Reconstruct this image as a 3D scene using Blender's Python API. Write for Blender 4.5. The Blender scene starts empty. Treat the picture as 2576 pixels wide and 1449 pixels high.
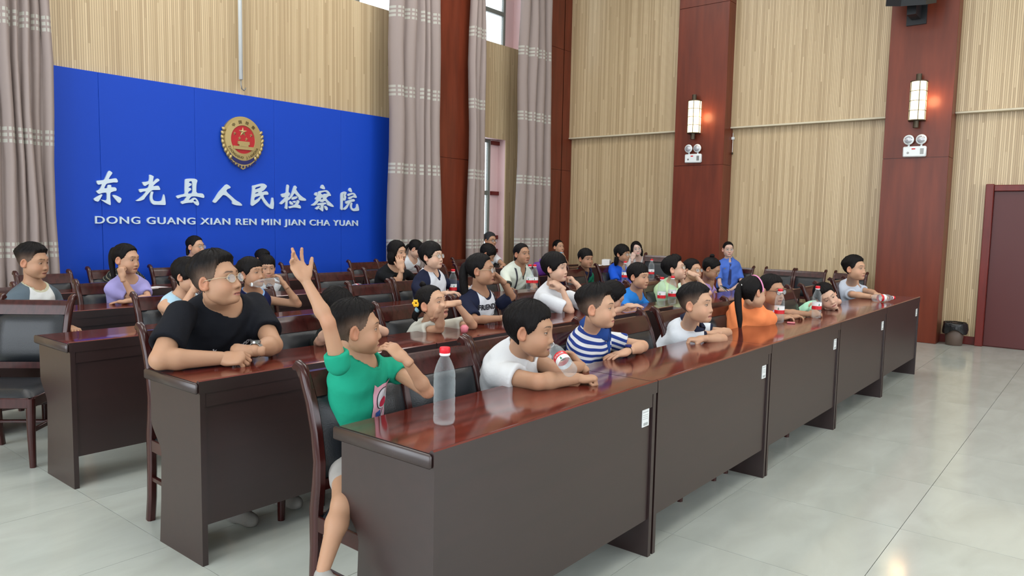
import bpy, math, random
import numpy as np
from mathutils import Vector, Matrix
from mathutils.bvhtree import BVHTree
random.seed(7); rng = np.random.default_rng(11)
sc = bpy.context.scene
COL = sc.collection
# ---------------------------------------------------------------- camera
CAMH = 1.42; FPX = 1866.13; CX, CY = 1288.0, 724.5
CM = np.array([[0.63328895, -0.77366538, 0.01967204], [-0.0573115, -0.07223146, -0.99573993], [0.77179045, 0.62946366, -0.09008331]])
cam = bpy.data.cameras.new('camera'); camo = bpy.data.objects.new('camera', cam); COL.objects.link(camo)
cam.sensor_width = 36.0; cam.lens = 36.0 * FPX / 2576.0; cam.clip_start = 0.05; cam.clip_end = 200
R3 = Matrix([[CM[0, i], -CM[1, i], -CM[2, i]] for i in range(3)])
camo.matrix_world = Matrix.Translation((0, 0, CAMH)) @ R3.to_4x4()
sc.camera = camo
# ---------------------------------------------------------------- world, lights, exposure
w = bpy.data.worlds.new('world'); sc.world = w; w.use_nodes = True
w.node_tree.nodes['Background'].inputs[0].default_value = (0.86, 0.93, 1.0, 1)
w.node_tree.nodes['Background'].inputs[1].default_value = 3.4
def area(loc, rot, sx, sy, power, color=(1, 0.97, 0.92)):
    l = bpy.data.lights.new('unseen_area_light', 'AREA'); l.shape = 'RECTANGLE'; l.size = sx; l.size_y = sy; l.energy = power; l.color = color
    o = bpy.data.objects.new('unseen_area_lamp', l); o.location = loc; o.rotation_euler = rot; COL.objects.link(o); return o
for ax_ in (2.5, 6.8):
    for ay_ in (-1.0, 3.0, 6.2):
        area((ax_, ay_, 6.3), (0, 0, 0), 1.6, 1.6, 62)  # overhead lamps just under the ceiling
area((-3.7, 2.5, 2.6), (0, math.radians(-90), 0), 4.8, 7.5, 165, (0.88, 0.94, 1.0))  # unseen fill light added inside the left windows, gives sheen on end panels
area((4.5, -6.7, 3.6), (math.radians(90), 0, 0), 10.0, 3.4, 150, (0.90, 0.95, 1.0))  # unseen fill light added inside the front wall windows, not a ceiling fixture
sc.view_settings.view_transform = 'Standard'; sc.view_settings.look = 'None'
sc.view_settings.gamma = 1.0; sc.view_settings.use_curve_mapping = False
sc.view_settings.exposure = 0.18
# ---------------------------------------------------------------- pixel -> real point helpers (photograph survey)
def ray(px, py): return CM.T @ np.array([(px - CX) / FPX, (py - CY) / FPX, 1.0])
def onz(px, py, z): d = ray(px, py); t = (z - CAMH) / d[2]; return np.array([d[0] * t, d[1] * t, z])
def ony(px, py, y): d = ray(px, py); t = y / d[1]; return np.array([d[0] * t, y, CAMH + d[2] * t])
def onx(px, py, x): d = ray(px, py); t = x / d[0]; return np.array([x, d[1] * t, CAMH + d[2] * t])
def ond(px, py, dep): d = ray(px, py) * dep; return np.array([d[0], d[1], CAMH + d[2]])
def depth(p): return float(CM[2] @ (np.array(p) - [0, 0, CAMH]))
# ---------------------------------------------------------------- materials
MATS = {}
def lin(c):
    if isinstance(c, str):
        c = [int(c[i:i + 2], 16) / 255 for i in (0, 2, 4)]
        c = [x / 12.92 if x <= 0.04045 else ((x + 0.055) / 1.055) ** 2.4 for x in c]
    return (c[0], c[1], c[2], 1)
def mat(name, color=(.5, .5, .5), rough=0.5, metal=0.0, spec=0.5, trans=0.0, ior=1.45, emit=None, es=0.0, bump=None, vcol=False, coat=0.0, sss=0.0, var=None):
    m = bpy.data.materials.new(name); m.use_nodes = True; nt = m.node_tree; b = nt.nodes['Principled BSDF']
    b.inputs['Base Color'].default_value = lin(color); b.inputs['Roughness'].default_value = rough; b.inputs['Metallic'].default_value = metal
    b.inputs['Specular IOR Level'].default_value = spec; b.inputs['Transmission Weight'].default_value = trans; b.inputs['IOR'].default_value = ior
    b.inputs['Coat Weight'].default_value = coat
    if sss: b.inputs['Subsurface Weight'].default_value = sss; b.inputs['Subsurface Radius'].default_value = (0.02, 0.008, 0.004); b.inputs['Subsurface Scale'].default_value = 0.5
    if emit: b.inputs['Emission Color'].default_value = lin(emit); b.inputs['Emission Strength'].default_value = es
    if vcol:
        a = nt.nodes.new('ShaderNodeVertexColor'); a.layer_name = 'Col'; nt.links.new(a.outputs[0], b.inputs['Base Color'])
    if var:   # (scale, amount, stretch)
        tc = nt.nodes.new('ShaderNodeTexCoord'); mp = nt.nodes.new('ShaderNodeMapping'); mp.inputs['Scale'].default_value = var[2]
        n = nt.nodes.new('ShaderNodeTexNoise'); n.inputs['Scale'].default_value = var[0]; n.inputs['Detail'].default_value = 4
        nt.links.new(tc.outputs['Object'], mp.inputs[0]); nt.links.new(mp.outputs[0], n.inputs[0])
        r = nt.nodes.new('ShaderNodeMapRange'); r.inputs[1].default_value = .3; r.inputs[2].default_value = .7
        r.inputs[3].default_value = 1 - var[1]; r.inputs[4].default_value = 1 + var[1]; nt.links.new(n.outputs[0], r.inputs[0])
        mx = nt.nodes.new('ShaderNodeVectorMath'); mx.operation = 'SCALE'; nt.links.new(r.outputs[0], mx.inputs['Scale'])
        src = b.inputs['Base Color'].links[0].from_socket if vcol else None
        if src: nt.links.new(src, mx.inputs[0])
        else: mx.inputs[0].default_value = lin(color)[:3]
        nt.links.new(mx.outputs[0], b.inputs['Base Color'])
    if bump:  # (scale, strength, stretch)
        tc = nt.nodes.new('ShaderNodeTexCoord'); mp = nt.nodes.new('ShaderNodeMapping'); mp.inputs['Scale'].default_value = bump[2] if len(bump) > 2 else (1, 1, 1)
        n = nt.nodes.new('ShaderNodeTexNoise'); n.inputs['Scale'].default_value = bump[0]; n.inputs['Detail'].default_value = 3
        bm = nt.nodes.new('ShaderNodeBump'); bm.inputs['Strength'].default_value = bump[1]; bm.inputs['Distance'].default_value = 0.01
        nt.links.new(tc.outputs['Object'], mp.inputs[0]); nt.links.new(mp.outputs[0], n.inputs[0]); nt.links.new(n.outputs[0], bm.inputs['Height']); nt.links.new(bm.outputs[0], b.inputs['Normal'])
    MATS[name] = m; return m
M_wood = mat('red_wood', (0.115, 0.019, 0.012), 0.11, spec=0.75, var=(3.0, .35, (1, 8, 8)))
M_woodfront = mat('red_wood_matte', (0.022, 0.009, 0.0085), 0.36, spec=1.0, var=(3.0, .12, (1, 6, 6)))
M_wooddark = mat('dark_red_wood', (0.038, 0.008, 0.007), 0.22, spec=0.5, var=(4.0, .3, (8, 8, 1)))
M_leather = mat('black_leather', (0.010, 0.012, 0.015), 0.36, spec=0.5, bump=(220, .12))
M_colwood = mat('column_wood', (0.135, 0.026, 0.011), 0.36, spec=0.4, var=(2.2, .22, (5, 5, .6)))
M_doorwood = mat('door_wood', (0.13, 0.014, 0.010), 0.35, spec=0.4, var=(2.5, .2, (5, 5, .7)))
M_blue = mat('blue_panel', (0.006, 0.054, 0.45), 0.5, spec=0.25, bump=(300, .05))
M_silver = mat('silver_letter', (0.55, 0.66, 0.74), 0.35, metal=0.15)
M_gold = mat('gold', (0.44, 0.34, 0.15), 0.42, metal=0.6)
M_golddark = mat('gold_dark', (0.10, 0.07, 0.025), 0.5, metal=0.3)
M_red = mat('emblem_red', (0.42, 0.012, 0.02), 0.35)
M_navyemb = mat('emblem_navy', (0.01, 0.012, 0.10), 0.4)
M_white = mat('white_plastic', (0.72, 0.76, 0.76), 0.4)
M_trim = mat('cream_trim', (0.60, 0.54, 0.40), 0.45)
M_bronze = mat('bronze', (0.07, 0.055, 0.035), 0.4, metal=0.6)
M_black = mat('black_plastic', (0.012, 0.013, 0.015), 0.4)
M_grey = mat('grey_metal', (0.25, 0.25, 0.24), 0.4, metal=0.5)
M_frame = mat('window_frame', (0.16, 0.17, 0.15), 0.4)
M_reveal = mat('window_reveal', (0.75, 0.55, 0.55), 0.5)
M_ceiling = mat('ceiling_white', (0.75, 0.75, 0.72), 0.7)
M_lamp = mat('lamp_glass', (0.9, 0.8, 0.55), 0.4, emit=(1.0, 0.82, 0.50), es=1.25)
M_clearplastic = mat('clear_plastic', (0.62, 0.68, 0.70), 0.05, spec=1.0)
def _thin(m, op0, op1):
    nt = m.node_tree; N = nt.nodes; L = nt.links; b = N['Principled BSDF']; t = N.new('ShaderNodeBsdfTransparent'); t.inputs[0].default_value = (.96, .98, .99, 1); mx = N.new('ShaderNodeMixShader'); lw = N.new('ShaderNodeLayerWeight'); lw.inputs[0].default_value = .35
    r = N.new('ShaderNodeMapRange'); r.inputs[3].default_value = op0; r.inputs[4].default_value = op1; L.new(lw.outputs['Facing'], r.inputs[0]); L.new(r.outputs[0], mx.inputs[0]); L.new(t.outputs[0], mx.inputs[1]); L.new(b.outputs[0], mx.inputs[2]); L.new(mx.outputs[0], N['Material Output'].inputs[0])
_thin(M_clearplastic, .05, .40)
M_clearglass = mat('glass_lens', (.8, .85, .9), 0.02, spec=0.9); _thin(M_clearglass, .05, .5)
M_capred = mat('cap_red', (0.62, 0.008, 0.02), 0.35)
M_label = mat('label_white', (0.72, 0.74, 0.74), 0.45)
M_labelred = mat('label_red', (0.55, 0.012, 0.02), 0.4)
M_labelgreen = mat('label_green', (0.01, 0.16, 0.08), 0.4)
M_pane = mat('window_pane', (.85, .9, .92), 0.02, spec=0.8); _thin(M_pane, .03, .4)
M_paper = mat('paper', (0.78, 0.78, 0.74), 0.6)
M_bag = mat('bin_bag', (0.012, 0.012, 0.013), 0.25, bump=(30, .6))
M_binbrown = mat('bin_brown', (0.09, 0.06, 0.045), 0.5)
def nodes(m): return m.node_tree, m.node_tree.nodes, m.node_tree.links, m.node_tree.nodes['Principled BSDF']
def math_node(nt, op, a, b=None, c=None):
    n = nt.nodes.new('ShaderNodeMath'); n.operation = op
    for i, v in enumerate((a, b, c)):
        if v is None: continue
        if isinstance(v, (int, float)): n.inputs[i].default_value = v
        else: nt.links.new(v, n.inputs[i])
    return n.outputs[0]
def slat_material(name, axis, pitch=0.0215):
    """vertical strips of pale bamboo wood with thin dark grooves, colour varies strip by strip"""
    m = mat(name, rough=0.34, spec=0.5); nt, N, L, b = nodes(m)
    g = N.new('ShaderNodeNewGeometry'); s = N.new('ShaderNodeSeparateXYZ'); L.new(g.outputs['Position'], s.inputs[0])
    u = math_node(nt, 'DIVIDE', s.outputs[axis], pitch); fl = math_node(nt, 'FLOOR', u); fr = math_node(nt, 'FRACT', u)
    zz = math_node(nt, 'FLOOR', math_node(nt, 'DIVIDE', math_node(nt, 'ADD', s.outputs[2], math_node(nt, 'MULTIPLY', fl, 0.37)), 2.4))
    wn = N.new('ShaderNodeTexWhiteNoise'); wn.noise_dimensions = '2D'; cb = N.new('ShaderNodeCombineXYZ'); L.new(fl, cb.inputs[0]); L.new(zz, cb.inputs[1]); L.new(cb.outputs[0], wn.inputs[0])
    groove = math_node(nt, 'LESS_THAN', fr, 0.17)
    cr = N.new('ShaderNodeValToRGB'); cr.color_ramp.elements[0].color = (0.43, 0.315, 0.18, 1); cr.color_ramp.elements[1].color = (0.62, 0.485, 0.30, 1)
    e = cr.color_ramp.elements.new(0.5); e.color = (0.52, 0.395, 0.235, 1); L.new(wn.outputs[0], cr.inputs[0])
    mx = N.new('ShaderNodeMix'); mx.data_type = 'RGBA'; L.new(groove, mx.inputs[0]); L.new(cr.outputs[0], mx.inputs[6]); mx.inputs[7].default_value = (0.24, 0.175, 0.10, 1)
    L.new(mx.outputs[2], b.inputs['Base Color'])
    bp = N.new('ShaderNodeBump'); bp.inputs['Strength'].default_value = 0.5; bp.inputs['Distance'].default_value = 0.004
    L.new(math_node(nt, 'SUBTRACT', 1.0, groove), bp.inputs['Height']); L.new(bp.outputs[0], b.inputs['Normal'])
    return m
M_slatX = slat_material('slat_back', 0); M_slatY = slat_material('slat_right', 1)
def curtain_material():
    m = mat('curtain', rough=0.75, spec=0.2); nt, N, L, b = nodes(m)
    g = N.new('ShaderNodeNewGeometry'); s = N.new('ShaderNodeSeparateXYZ'); L.new(g.outputs['Position'], s.inputs[0])
    z = math_node(nt, 'SUBTRACT', s.outputs[2], 2.00); zm = math_node(nt, 'MODULO', math_node(nt, 'ADD', z, 4.95), .99)
    st = None
    for k in range(3):
        d = math_node(nt, 'LESS_THAN', math_node(nt, 'ABSOLUTE', math_node(nt, 'SUBTRACT', zm, 0.02 + 0.052 * k)), 0.015)
        st = d if st is None else math_node(nt, 'MAXIMUM', st, d)
    uv = N.new('ShaderNodeUVMap'); su = N.new('ShaderNodeSeparateXYZ'); L.new(uv.outputs[0], su.inputs[0])
    dash = math_node(nt, 'LESS_THAN', math_node(nt, 'FRACT', math_node(nt, 'MULTIPLY', su.outputs[0], 3.0)), 0.66)
    st = math_node(nt, 'MULTIPLY', st, dash)
    mx = N.new('ShaderNodeMix'); mx.data_type = 'RGBA'; L.new(st, mx.inputs[0]); mx.inputs[6].default_value = (0.30, 0.245, 0.225, 1); mx.inputs[7].default_value = (0.43, 0.42, 0.37, 1)
    L.new(mx.outputs[2], b.inputs['Base Color']); return m
M_curtain = curtain_material()
def floor_material():
    m = mat('floor_tile', rough=0.10, spec=0.5); nt, N, L, b = nodes(m)
    tc = N.new('ShaderNodeTexCoord'); oi = N.new('ShaderNodeObjectInfo')
    n = N.new('ShaderNodeTexNoise'); n.inputs['Scale'].default_value = 2.2; n.inputs['Detail'].default_value = 6; n.inputs['Distortion'].default_value = .6
    mp = N.new('ShaderNodeMapping'); mp.inputs['Scale'].default_value = (1, 2.6, 1); L.new(tc.outputs['Object'], mp.inputs[0])
    ad = N.new('ShaderNodeVectorMath'); ad.operation = 'ADD'; cb = N.new('ShaderNodeCombineXYZ'); L.new(math_node(nt, 'MULTIPLY', oi.outputs['Random'], 40.), cb.inputs[0]); L.new(mp.outputs[0], ad.inputs[0]); L.new(cb.outputs[0], ad.inputs[1])
    L.new(ad.outputs[0], n.inputs[0])
    cr = N.new('ShaderNodeValToRGB'); cr.color_ramp.elements[0].position = .3; cr.color_ramp.elements[1].position = .7
    cr.color_ramp.elements[0].color = (0.39, 0.415, 0.375, 1); cr.color_ramp.elements[1].color = (0.455, 0.485, 0.445, 1); L.new(n.outputs[0], cr.inputs[0]); L.new(cr.outputs[0], b.inputs['Base Color'])
    return m
M_tile = floor_material(); M_grout = mat('grout', (0.07, 0.07, 0.06), 0.8)
# ---------------------------------------------------------------- mesh helpers
def newmesh(name, verts, faces, m=None, parent=None, smooth=False, mats=None, mi=None, loc=None):
    me = bpy.data.meshes.new(name); me.from_pydata([tuple(map(float, v)) for v in verts], [], [tuple(int(i) for i in f) for f in faces]); me.update()
    for mm in (mats or ([m] if m else [])): me.materials.append(mm)
    if mi is not None: me.polygons.foreach_set('material_index', np.array(mi, dtype=np.int32))
    if smooth: me.polygons.foreach_set('use_smooth', np.ones(len(me.polygons), dtype=bool))
    o = bpy.data.objects.new(name, me); COL.objects.link(o)
    if parent: o.parent = parent
    if loc is not None: o.location = loc
    return o
def empty(name, loc=(0, 0, 0), rz=0.0):
    o = bpy.data.objects.new(name, None); COL.objects.link(o); o.location = tuple(map(float, loc)); o.rotation_euler = (0, 0, rz); o.empty_display_size = .1; return o
def tag(o, label=None, cat=None, group=None, kind=None):
    if label: o['label'] = label
    if cat: o['category'] = cat
    if group: o['group'] = group
    if kind: o['kind'] = kind
    return o
class MB:
    """collects simple solids into one mesh"""
    def __init__(s): s.v = []; s.f = []; s.m = []
    def add(s, v, f, mi=0):
        n = len(s.v); s.v += [tuple(map(float, p)) for p in v]; s.f += [tuple(i + n for i in q) for q in f]; s.m += [mi] * len(f); return s
    def box(s, x0, x1, y0, y1, z0, z1, mi=0, bev=0.0):
        if bev <= 0:
            v = [(x, y, z) for z in (z0, z1) for y in (y0, y1) for x in (x0, x1)]
            return s.add(v, [(0, 2, 3, 1), (4, 5, 7, 6), (0, 1, 5, 4), (2, 6, 7, 3), (0, 4, 6, 2), (1, 3, 7, 5)], mi)
        b = min(bev, (x1 - x0) / 2.01, (y1 - y0) / 2.01, (z1 - z0) / 2.01)
        pts = []; 
        def c(sx, sy, sz, ax):
            p = [x1 if sx else x0, y1 if sy else y0, z1 if sz else z0]; q = [sx, sy, sz]
            for i in range(3):
                if i != ax: p[i] += -b if q[i] else b
            return p
        idx = {}
        for sx in (0, 1):
            for sy in (0, 1):
                for sz in (0, 1):
                    for ax in range(3): idx[(sx, sy, sz, ax)] = len(pts); pts.append(c(sx, sy, sz, ax))
        F = []
        for ax in range(3):
            o1, o2 = [(1, 2), (0, 2), (0, 1)][ax]
            for sgn in (0, 1):
                q = []
                for a, b2 in ((0, 0), (1, 0), (1, 1), (0, 1)):
                    k = [0, 0, 0]; k[ax] = sgn; k[o1] = a; k[o2] = b2; q.append(idx[(*k, ax)])
                F.append(q)
        for a1 in range(3):
            for a2 in range(a1 + 1, 3):
                a3 = 3 - a1 - a2
                for s1 in (0, 1):
                    for s2 in (0, 1):
                        k0 = [0, 0, 0]; k0[a1] = s1; k0[a2] = s2; k1 = list(k0); k1[a3] = 1
                        F.append([idx[(*k0, a1)], idx[(*k1, a1)], idx[(*k1, a2)], idx[(*k0, a2)]])
        for sx in (0, 1):
            for sy in (0, 1):
                for sz in (0, 1): F.append([idx[(sx, sy, sz, a)] for a in range(3)])
        # orient outward
        cen = np.array([(x0 + x1) / 2, (y0 + y1) / 2, (z0 + z1) / 2]); P = np.array(pts); F2 = []
        for q in F:
            n = np.cross(P[q[1]] - P[q[0]], P[q[2]] - P[q[0]])
            if n @ (P[q].mean(0) - cen) < 0: q = q[::-1]
            F2.append(q)
        return s.add(pts, F2, mi)
    def tube(s, pts, r, n=10, mi=0, cap=True, sq=1.0, upv=None):
        pts = [np.array(p, float) for p in pts]; rs = r if hasattr(r, '__len__') else [r] * len(pts); base = len(s.v); prev = None
        for i, p in enumerate(pts):
            t = pts[min(i + 1, len(pts) - 1)] - pts[max(i - 1, 0)]; t /= np.linalg.norm(t) + 1e-12
            if prev is None:
                a = np.array(upv if upv is not None else ((0, 0, 1) if abs(t[2]) < .9 else (1, 0, 0)), float)
            else: a = prev
            u = a - t * (a @ t); u /= np.linalg.norm(u) + 1e-12; prev = u; vv = np.cross(t, u)
            for k in range(n):
                an = 2 * math.pi * k / n; s.v.append(tuple(p + rs[i] * (math.cos(an) * u + math.sin(an) * vv * sq)))
        for i in range(len(pts) - 1):
            for k in range(n):
                a = base + i * n + k; b = base + i * n + (k + 1) % n; s.f.append((a, b, b + n, a + n)); s.m.append(mi)
        if cap:
            s.f.append(tuple(base + k for k in range(n))[::-1]); s.m.append(mi); e = base + (len(pts) - 1) * n; s.f.append(tuple(e + k for k in range(n))); s.m.append(mi)
        return s
    def lathe(s, prof, n=24, mi=0, c=(0, 0, 0), axis=None, cap=True):
        """profile (r,z) turned about z (or a matrix 'axis')"""
        base = len(s.v)
        for r, z in prof:
            for k in range(n):
                a = 2 * math.pi * k / n; p = np.array([r * math.cos(a), r * math.sin(a), z])
                if axis is not None: p = axis @ p
                s.v.append(tuple(p + np.array(c)))
        for i in range(len(prof) - 1):
            for k in range(n):
                a = base + i * n + k; b = base + i * n + (k + 1) % n; s.f.append((a, b, b + n, a + n)); s.m.append(mi)
        if cap:
            if prof[0][0] > 1e-5: s.f.append(tuple(base + k for k in range(n))[::-1]); s.m.append(mi)
            if prof[-1][0] > 1e-5: e = base + (len(prof) - 1) * n; s.f.append(tuple(e + k for k in range(n))); s.m.append(mi)
        return s
    def prism(s, poly, d0, d1, plane='yz', mi=0):
        """polygon in a plane pushed out along the third axis from d0 to d1"""
        def P(a, b, d): return {'yz': (d, a, b), 'xz': (a, d, b), 'xy': (a, b, d)}[plane]
        ar = sum(poly[i][0] * poly[(i + 1) % len(poly)][1] - poly[(i + 1) % len(poly)][0] * poly[i][1] for i in range(len(poly)))
        if (ar < 0) != (plane == 'xz'): poly = poly[::-1]
        n = len(poly); v = [P(a, b, d0) for a, b in poly] + [P(a, b, d1) for a, b in poly]
        if d1 < d0: v = v[n:] + v[:n]
        f = [tuple(range(n))[::-1], tuple(range(n, 2 * n))] + [(i, (i + 1) % n, n + (i + 1) % n, n + i) for i in range(n)]
        return s.add(v, f, mi)
    def build(s, name, m, parent=None, smooth=False, loc=None):
        return newmesh(name, s.v, s.f, parent=parent, smooth=smooth, mats=m if isinstance(m, list) else [m], mi=s.m, loc=loc)
def auto_smooth(o, ang=40):
    me = o.data; me.polygons.foreach_set('use_smooth', np.ones(len(me.polygons), dtype=bool))
    me.set_sharp_from_angle(angle=math.radians(ang)); return o
def copy_tree(o, parent=None):
    c = o.copy(); COL.objects.link(c); c.parent = parent
    for ch in KIDS.get(o.name, []) if False else [x for x in o.children]: copy_tree(ch, c)
    return c
KIDS = {}
# ================================================================ ROOM
YB = 7.75        # back wall plane
XR = 10.70       # right wall plane (lower)
XU = 10.62       # right wall upper panels
XC = 10.40       # right wall column faces
YC = 7.35        # back wall column faces
HZ = 6.5
fl = tag(newmesh('floor', [(-4, -7, -0.012), (12.5, -7, -0.012), (12.5, 8.6, -0.012), (-4, 8.6, -0.012), (-4, -7, -0.08), (12.5, -7, -0.08), (12.5, 8.6, -0.08), (-4, 8.6, -0.08)],
    [(0, 1, 2, 3), (7, 6, 5, 4), (0, 4, 5, 1), (1, 5, 6, 2), (2, 6, 7, 3), (3, 7, 4, 0)], M_grout), kind='structure')
# polished square tiles, one object each, sharing one mesh
TS = .785; TX0 = 1.465; TY0 = .71; g = 0.0026
tm = MB().box(g / 2, TS - g / 2, g / 2, TS - g / 2, -0.012, 0.0)
tile0 = tm.build('tile', M_tile, fl)
first = True
for i in range(-3, 12):
    for j in range(-5, 9):
        x = TX0 + i * TS; y = TY0 + j * TS
        if x > XR or y > YB: continue
        if first: o = tile0; first = False
        else: o = tile0.copy(); COL.objects.link(o)
        o.parent = fl; o.location = (x, y, 0)
cl = MB().box(-4, 12.5, -7, 8.6, HZ, HZ + .1).build('ceiling', M_ceiling); tag(cl, kind='structure')
# ---- back wall: slatted panels with window openings
def wall_xz(mb, holes, x0, x1, z0, z1, y0, y1):
    xs = sorted({x0, x1, *[h[0] for h in holes], *[h[1] for h in holes]}); zs = sorted({z0, z1, *[h[2] for h in holes], *[h[3] for h in holes]})
    for a, b in zip(xs[:-1], xs[1:]):
        for c, d in zip(zs[:-1], zs[1:]):
            mx, mz = (a + b) / 2, (c + d) / 2
            if any(h[0] < mx < h[1] and h[2] < mz < h[3] for h in holes): continue
            mb.box(a, b, y0, y1, c, d)
holes = [(2.3, 7.5, 4.175, 6.2), (8.35, 9.62, 4.175, 6.2), (8.35, 9.28, 0.70, 2.71)]
mb = MB(); wall_xz(mb, holes, -4, 12.5, 0, HZ, YB, YB + .02)
wb = mb.build('wall_back', M_slatX); tag(wb, kind='structure')
mb = MB(); wall_xz(mb, holes, -4, 12.5, 0, HZ, YB + .02, YB + .28); o = mb.build('wall_core', M_reveal, wb)
# right wall
mb = MB(); mb.box(XR, XR + .25, -7, YB + .28, 0, HZ); wr = mb.build('wall_right', M_slatY); tag(wr, kind='structure')
def upper_panel(y0, y1):
    MB().box(XU, XR, y0, y1, 2.86, HZ).build('upper_slat_panel', M_slatY, wr)
    auto_smooth(MB().box(XU - .022, XR, y0, y1, 2.835, 2.862, bev=.006).build('trim_strip', M_trim, wr))
def wall_holes(nm, fixed, at, th, a0, a1, hs_, m):
    mb = MB(); xs = sorted({a0, a1, *[h[0] for h in hs_], *[h[1] for h in hs_]}); zs = sorted({0, HZ, *[h[2] for h in hs_], *[h[3] for h in hs_]})
    for a, b in zip(xs[:-1], xs[1:]):
        for c, d in zip(zs[:-1], zs[1:]):
            if any(h[0] < (a + b) / 2 < h[1] and h[2] < (c + d) / 2 < h[3] for h in hs_): continue
            if fixed == 'x': mb.box(at - th, at, a, b, c, d)
            else: mb.box(a, b, at - th, at, c, d)
    tag(mb.build(nm, m), kind='structure')
wall_holes('wall_left', 'x', -4, .2, -7, YB + .28, [(-5.5, -2.5, .25, 5.6), (-1.2, 1.8, .25, 5.6), (2.6, 6.6, .25, 5.6)], M_slatY)
wall_holes('wall_front', 'y', -7, .2, -4, XR + .2, [(-2.5, 0.5, .6, 5.6), (2, 5, .6, 5.6), (6.5, 9.5, .6, 5.6)], M_slatX)
C1 = (4.56, 5.35); C2 = (1.68, 2.42); CK = (7.46, YB)
upper_panel(C1[1], CK[0]); upper_panel(C2[1], C1[0]); upper_panel(-7, C2[0])
def column_r(n, y0, y1, joints, label=None):
    mb = MB(); zs = [0.0] + joints + [HZ]
    root = empty('trim_%d' % n, (0, 0, 0)); tag(root, kind='structure')
    for a, b in zip(zs[:-1], zs[1:]):
        auto_smooth(MB().box(XC, XR + .1, y0, y1, a + .002, b - .002, bev=.003).build('wood_panel', M_colwood, root))
    MB().box(XC + .006, XR + .1, y0 + .006, y1 - .006, 0, HZ).build('core', M_wooddark, root)
    return root
column_r(1, *C1, [2.30, 4.62]); column_r(2, *C2, [2.30, 4.62]); column_r(3, *CK, [2.30, 4.3])
def column_b(n, x0, x1, joints, y0=YC):
    root = empty('trim_%d' % n, (0, 0, 0)); tag(root, kind='structure'); zs = [0.0] + joints + [HZ]
    for a, b in zip(zs[:-1], zs[1:]):
        auto_smooth(MB().box(x0, x1, y0, YB + .1, a + .002, b - .002, bev=.003).build('wood_panel', M_colwood, root))
    MB().box(x0 + .006, x1 - .006, y0 + .006, YB + .1, 0, HZ).build('core', M_wooddark, root)
column_b(4, 7.33, 8.07, [2.28])
column_b(5, 10.05, 10.42, [2.30, 4.3], 7.46)
# windows of the back wall
wi = 0
def window(x0, x1, z0, z1, mull, rails):
    global wi; wi += 1
    root = empty('window_%d' % wi, ((x0 + x1) / 2, YB + .2, z0)); tag(root, kind='structure'); ox, oz = (x0 + x1) / 2, z0
    def bx(nm, a, b, c, d, t=.05, m=M_frame): 
        return auto_smooth(MB().box(a - ox, b - ox, -t / 2, t / 2, c - oz, d - oz, bev=.004).build(nm, m, root))
    f = .05
    bx('window_frame', x0, x0 + f, z0, z1); bx('window_frame', x1 - f, x1, z0, z1); bx('window_frame', x0 + f, x1 - f, z0, z0 + f); bx('window_frame', x0 + f, x1 - f, z1 - f, z1)
    xs = [x0 + f]; 
    for m_ in mull: bx('mullion', m_ - .03, m_ + .03, z0 + f, z1 - f); xs += [m_ - .03, m_ + .03]
    xs.append(x1 - f)
    for a, b in zip(xs[::2], xs[1::2]):
        zs = [z0 + f]
        for r in rails: bx('rail', a, b, r - .035, r + .035); zs += [r - .035, r + .035]
        zs.append(z1 - f)
        for c, d in zip(zs[::2], zs[1::2]): bx('pane', a, b, c, d, .006, M_pane)
window(2.3, 7.5, 4.175, 6.2, [3.6, 4.9, 6.42], [5.0])
window(8.35, 9.42, 4.175, 6.2, [], [4.72])
MB().box(9.42, 9.62, YB + .17, YB + .23, 4.175, 6.2).build('jamb', M_reveal, wb)
window(8.35, 9.10, 0.70, 2.71, [], [1.86])
MB().box(9.10, 9.28, YB + .17, YB + .23, .70, 2.71).build('jamb', M_reveal, wb)
for z in (1.86, 2.66, 1.15, .93): MB().box(9.10, 9.275, YB + .13, YB + .17, z - .03, z + .03).build('painted_reflection', M_doorwood, wb)  # red reflections in the window reveal, put in as coloured strips
# blue sign panel (five boards with fine joints)
sg = empty('wall_sign', (4.8, YB, 0)); tag(sg, 'wide royal blue wall panel behind the seats carrying emblem and white lettering', 'sign')
bx0, bx1 = 2.55, 6.95; xs = [2.55, 3.10, 4.06, 5.02, 5.98, 6.95]
for a, b in zip(xs[:-1], xs[1:]):
    auto_smooth(MB().box(a - 4.8 + .0012, b - 4.8 - .0012, -.035, 0, .12, 2.765, bev=.002).build('board', M_blue, sg))
YS = YB - .036
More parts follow.
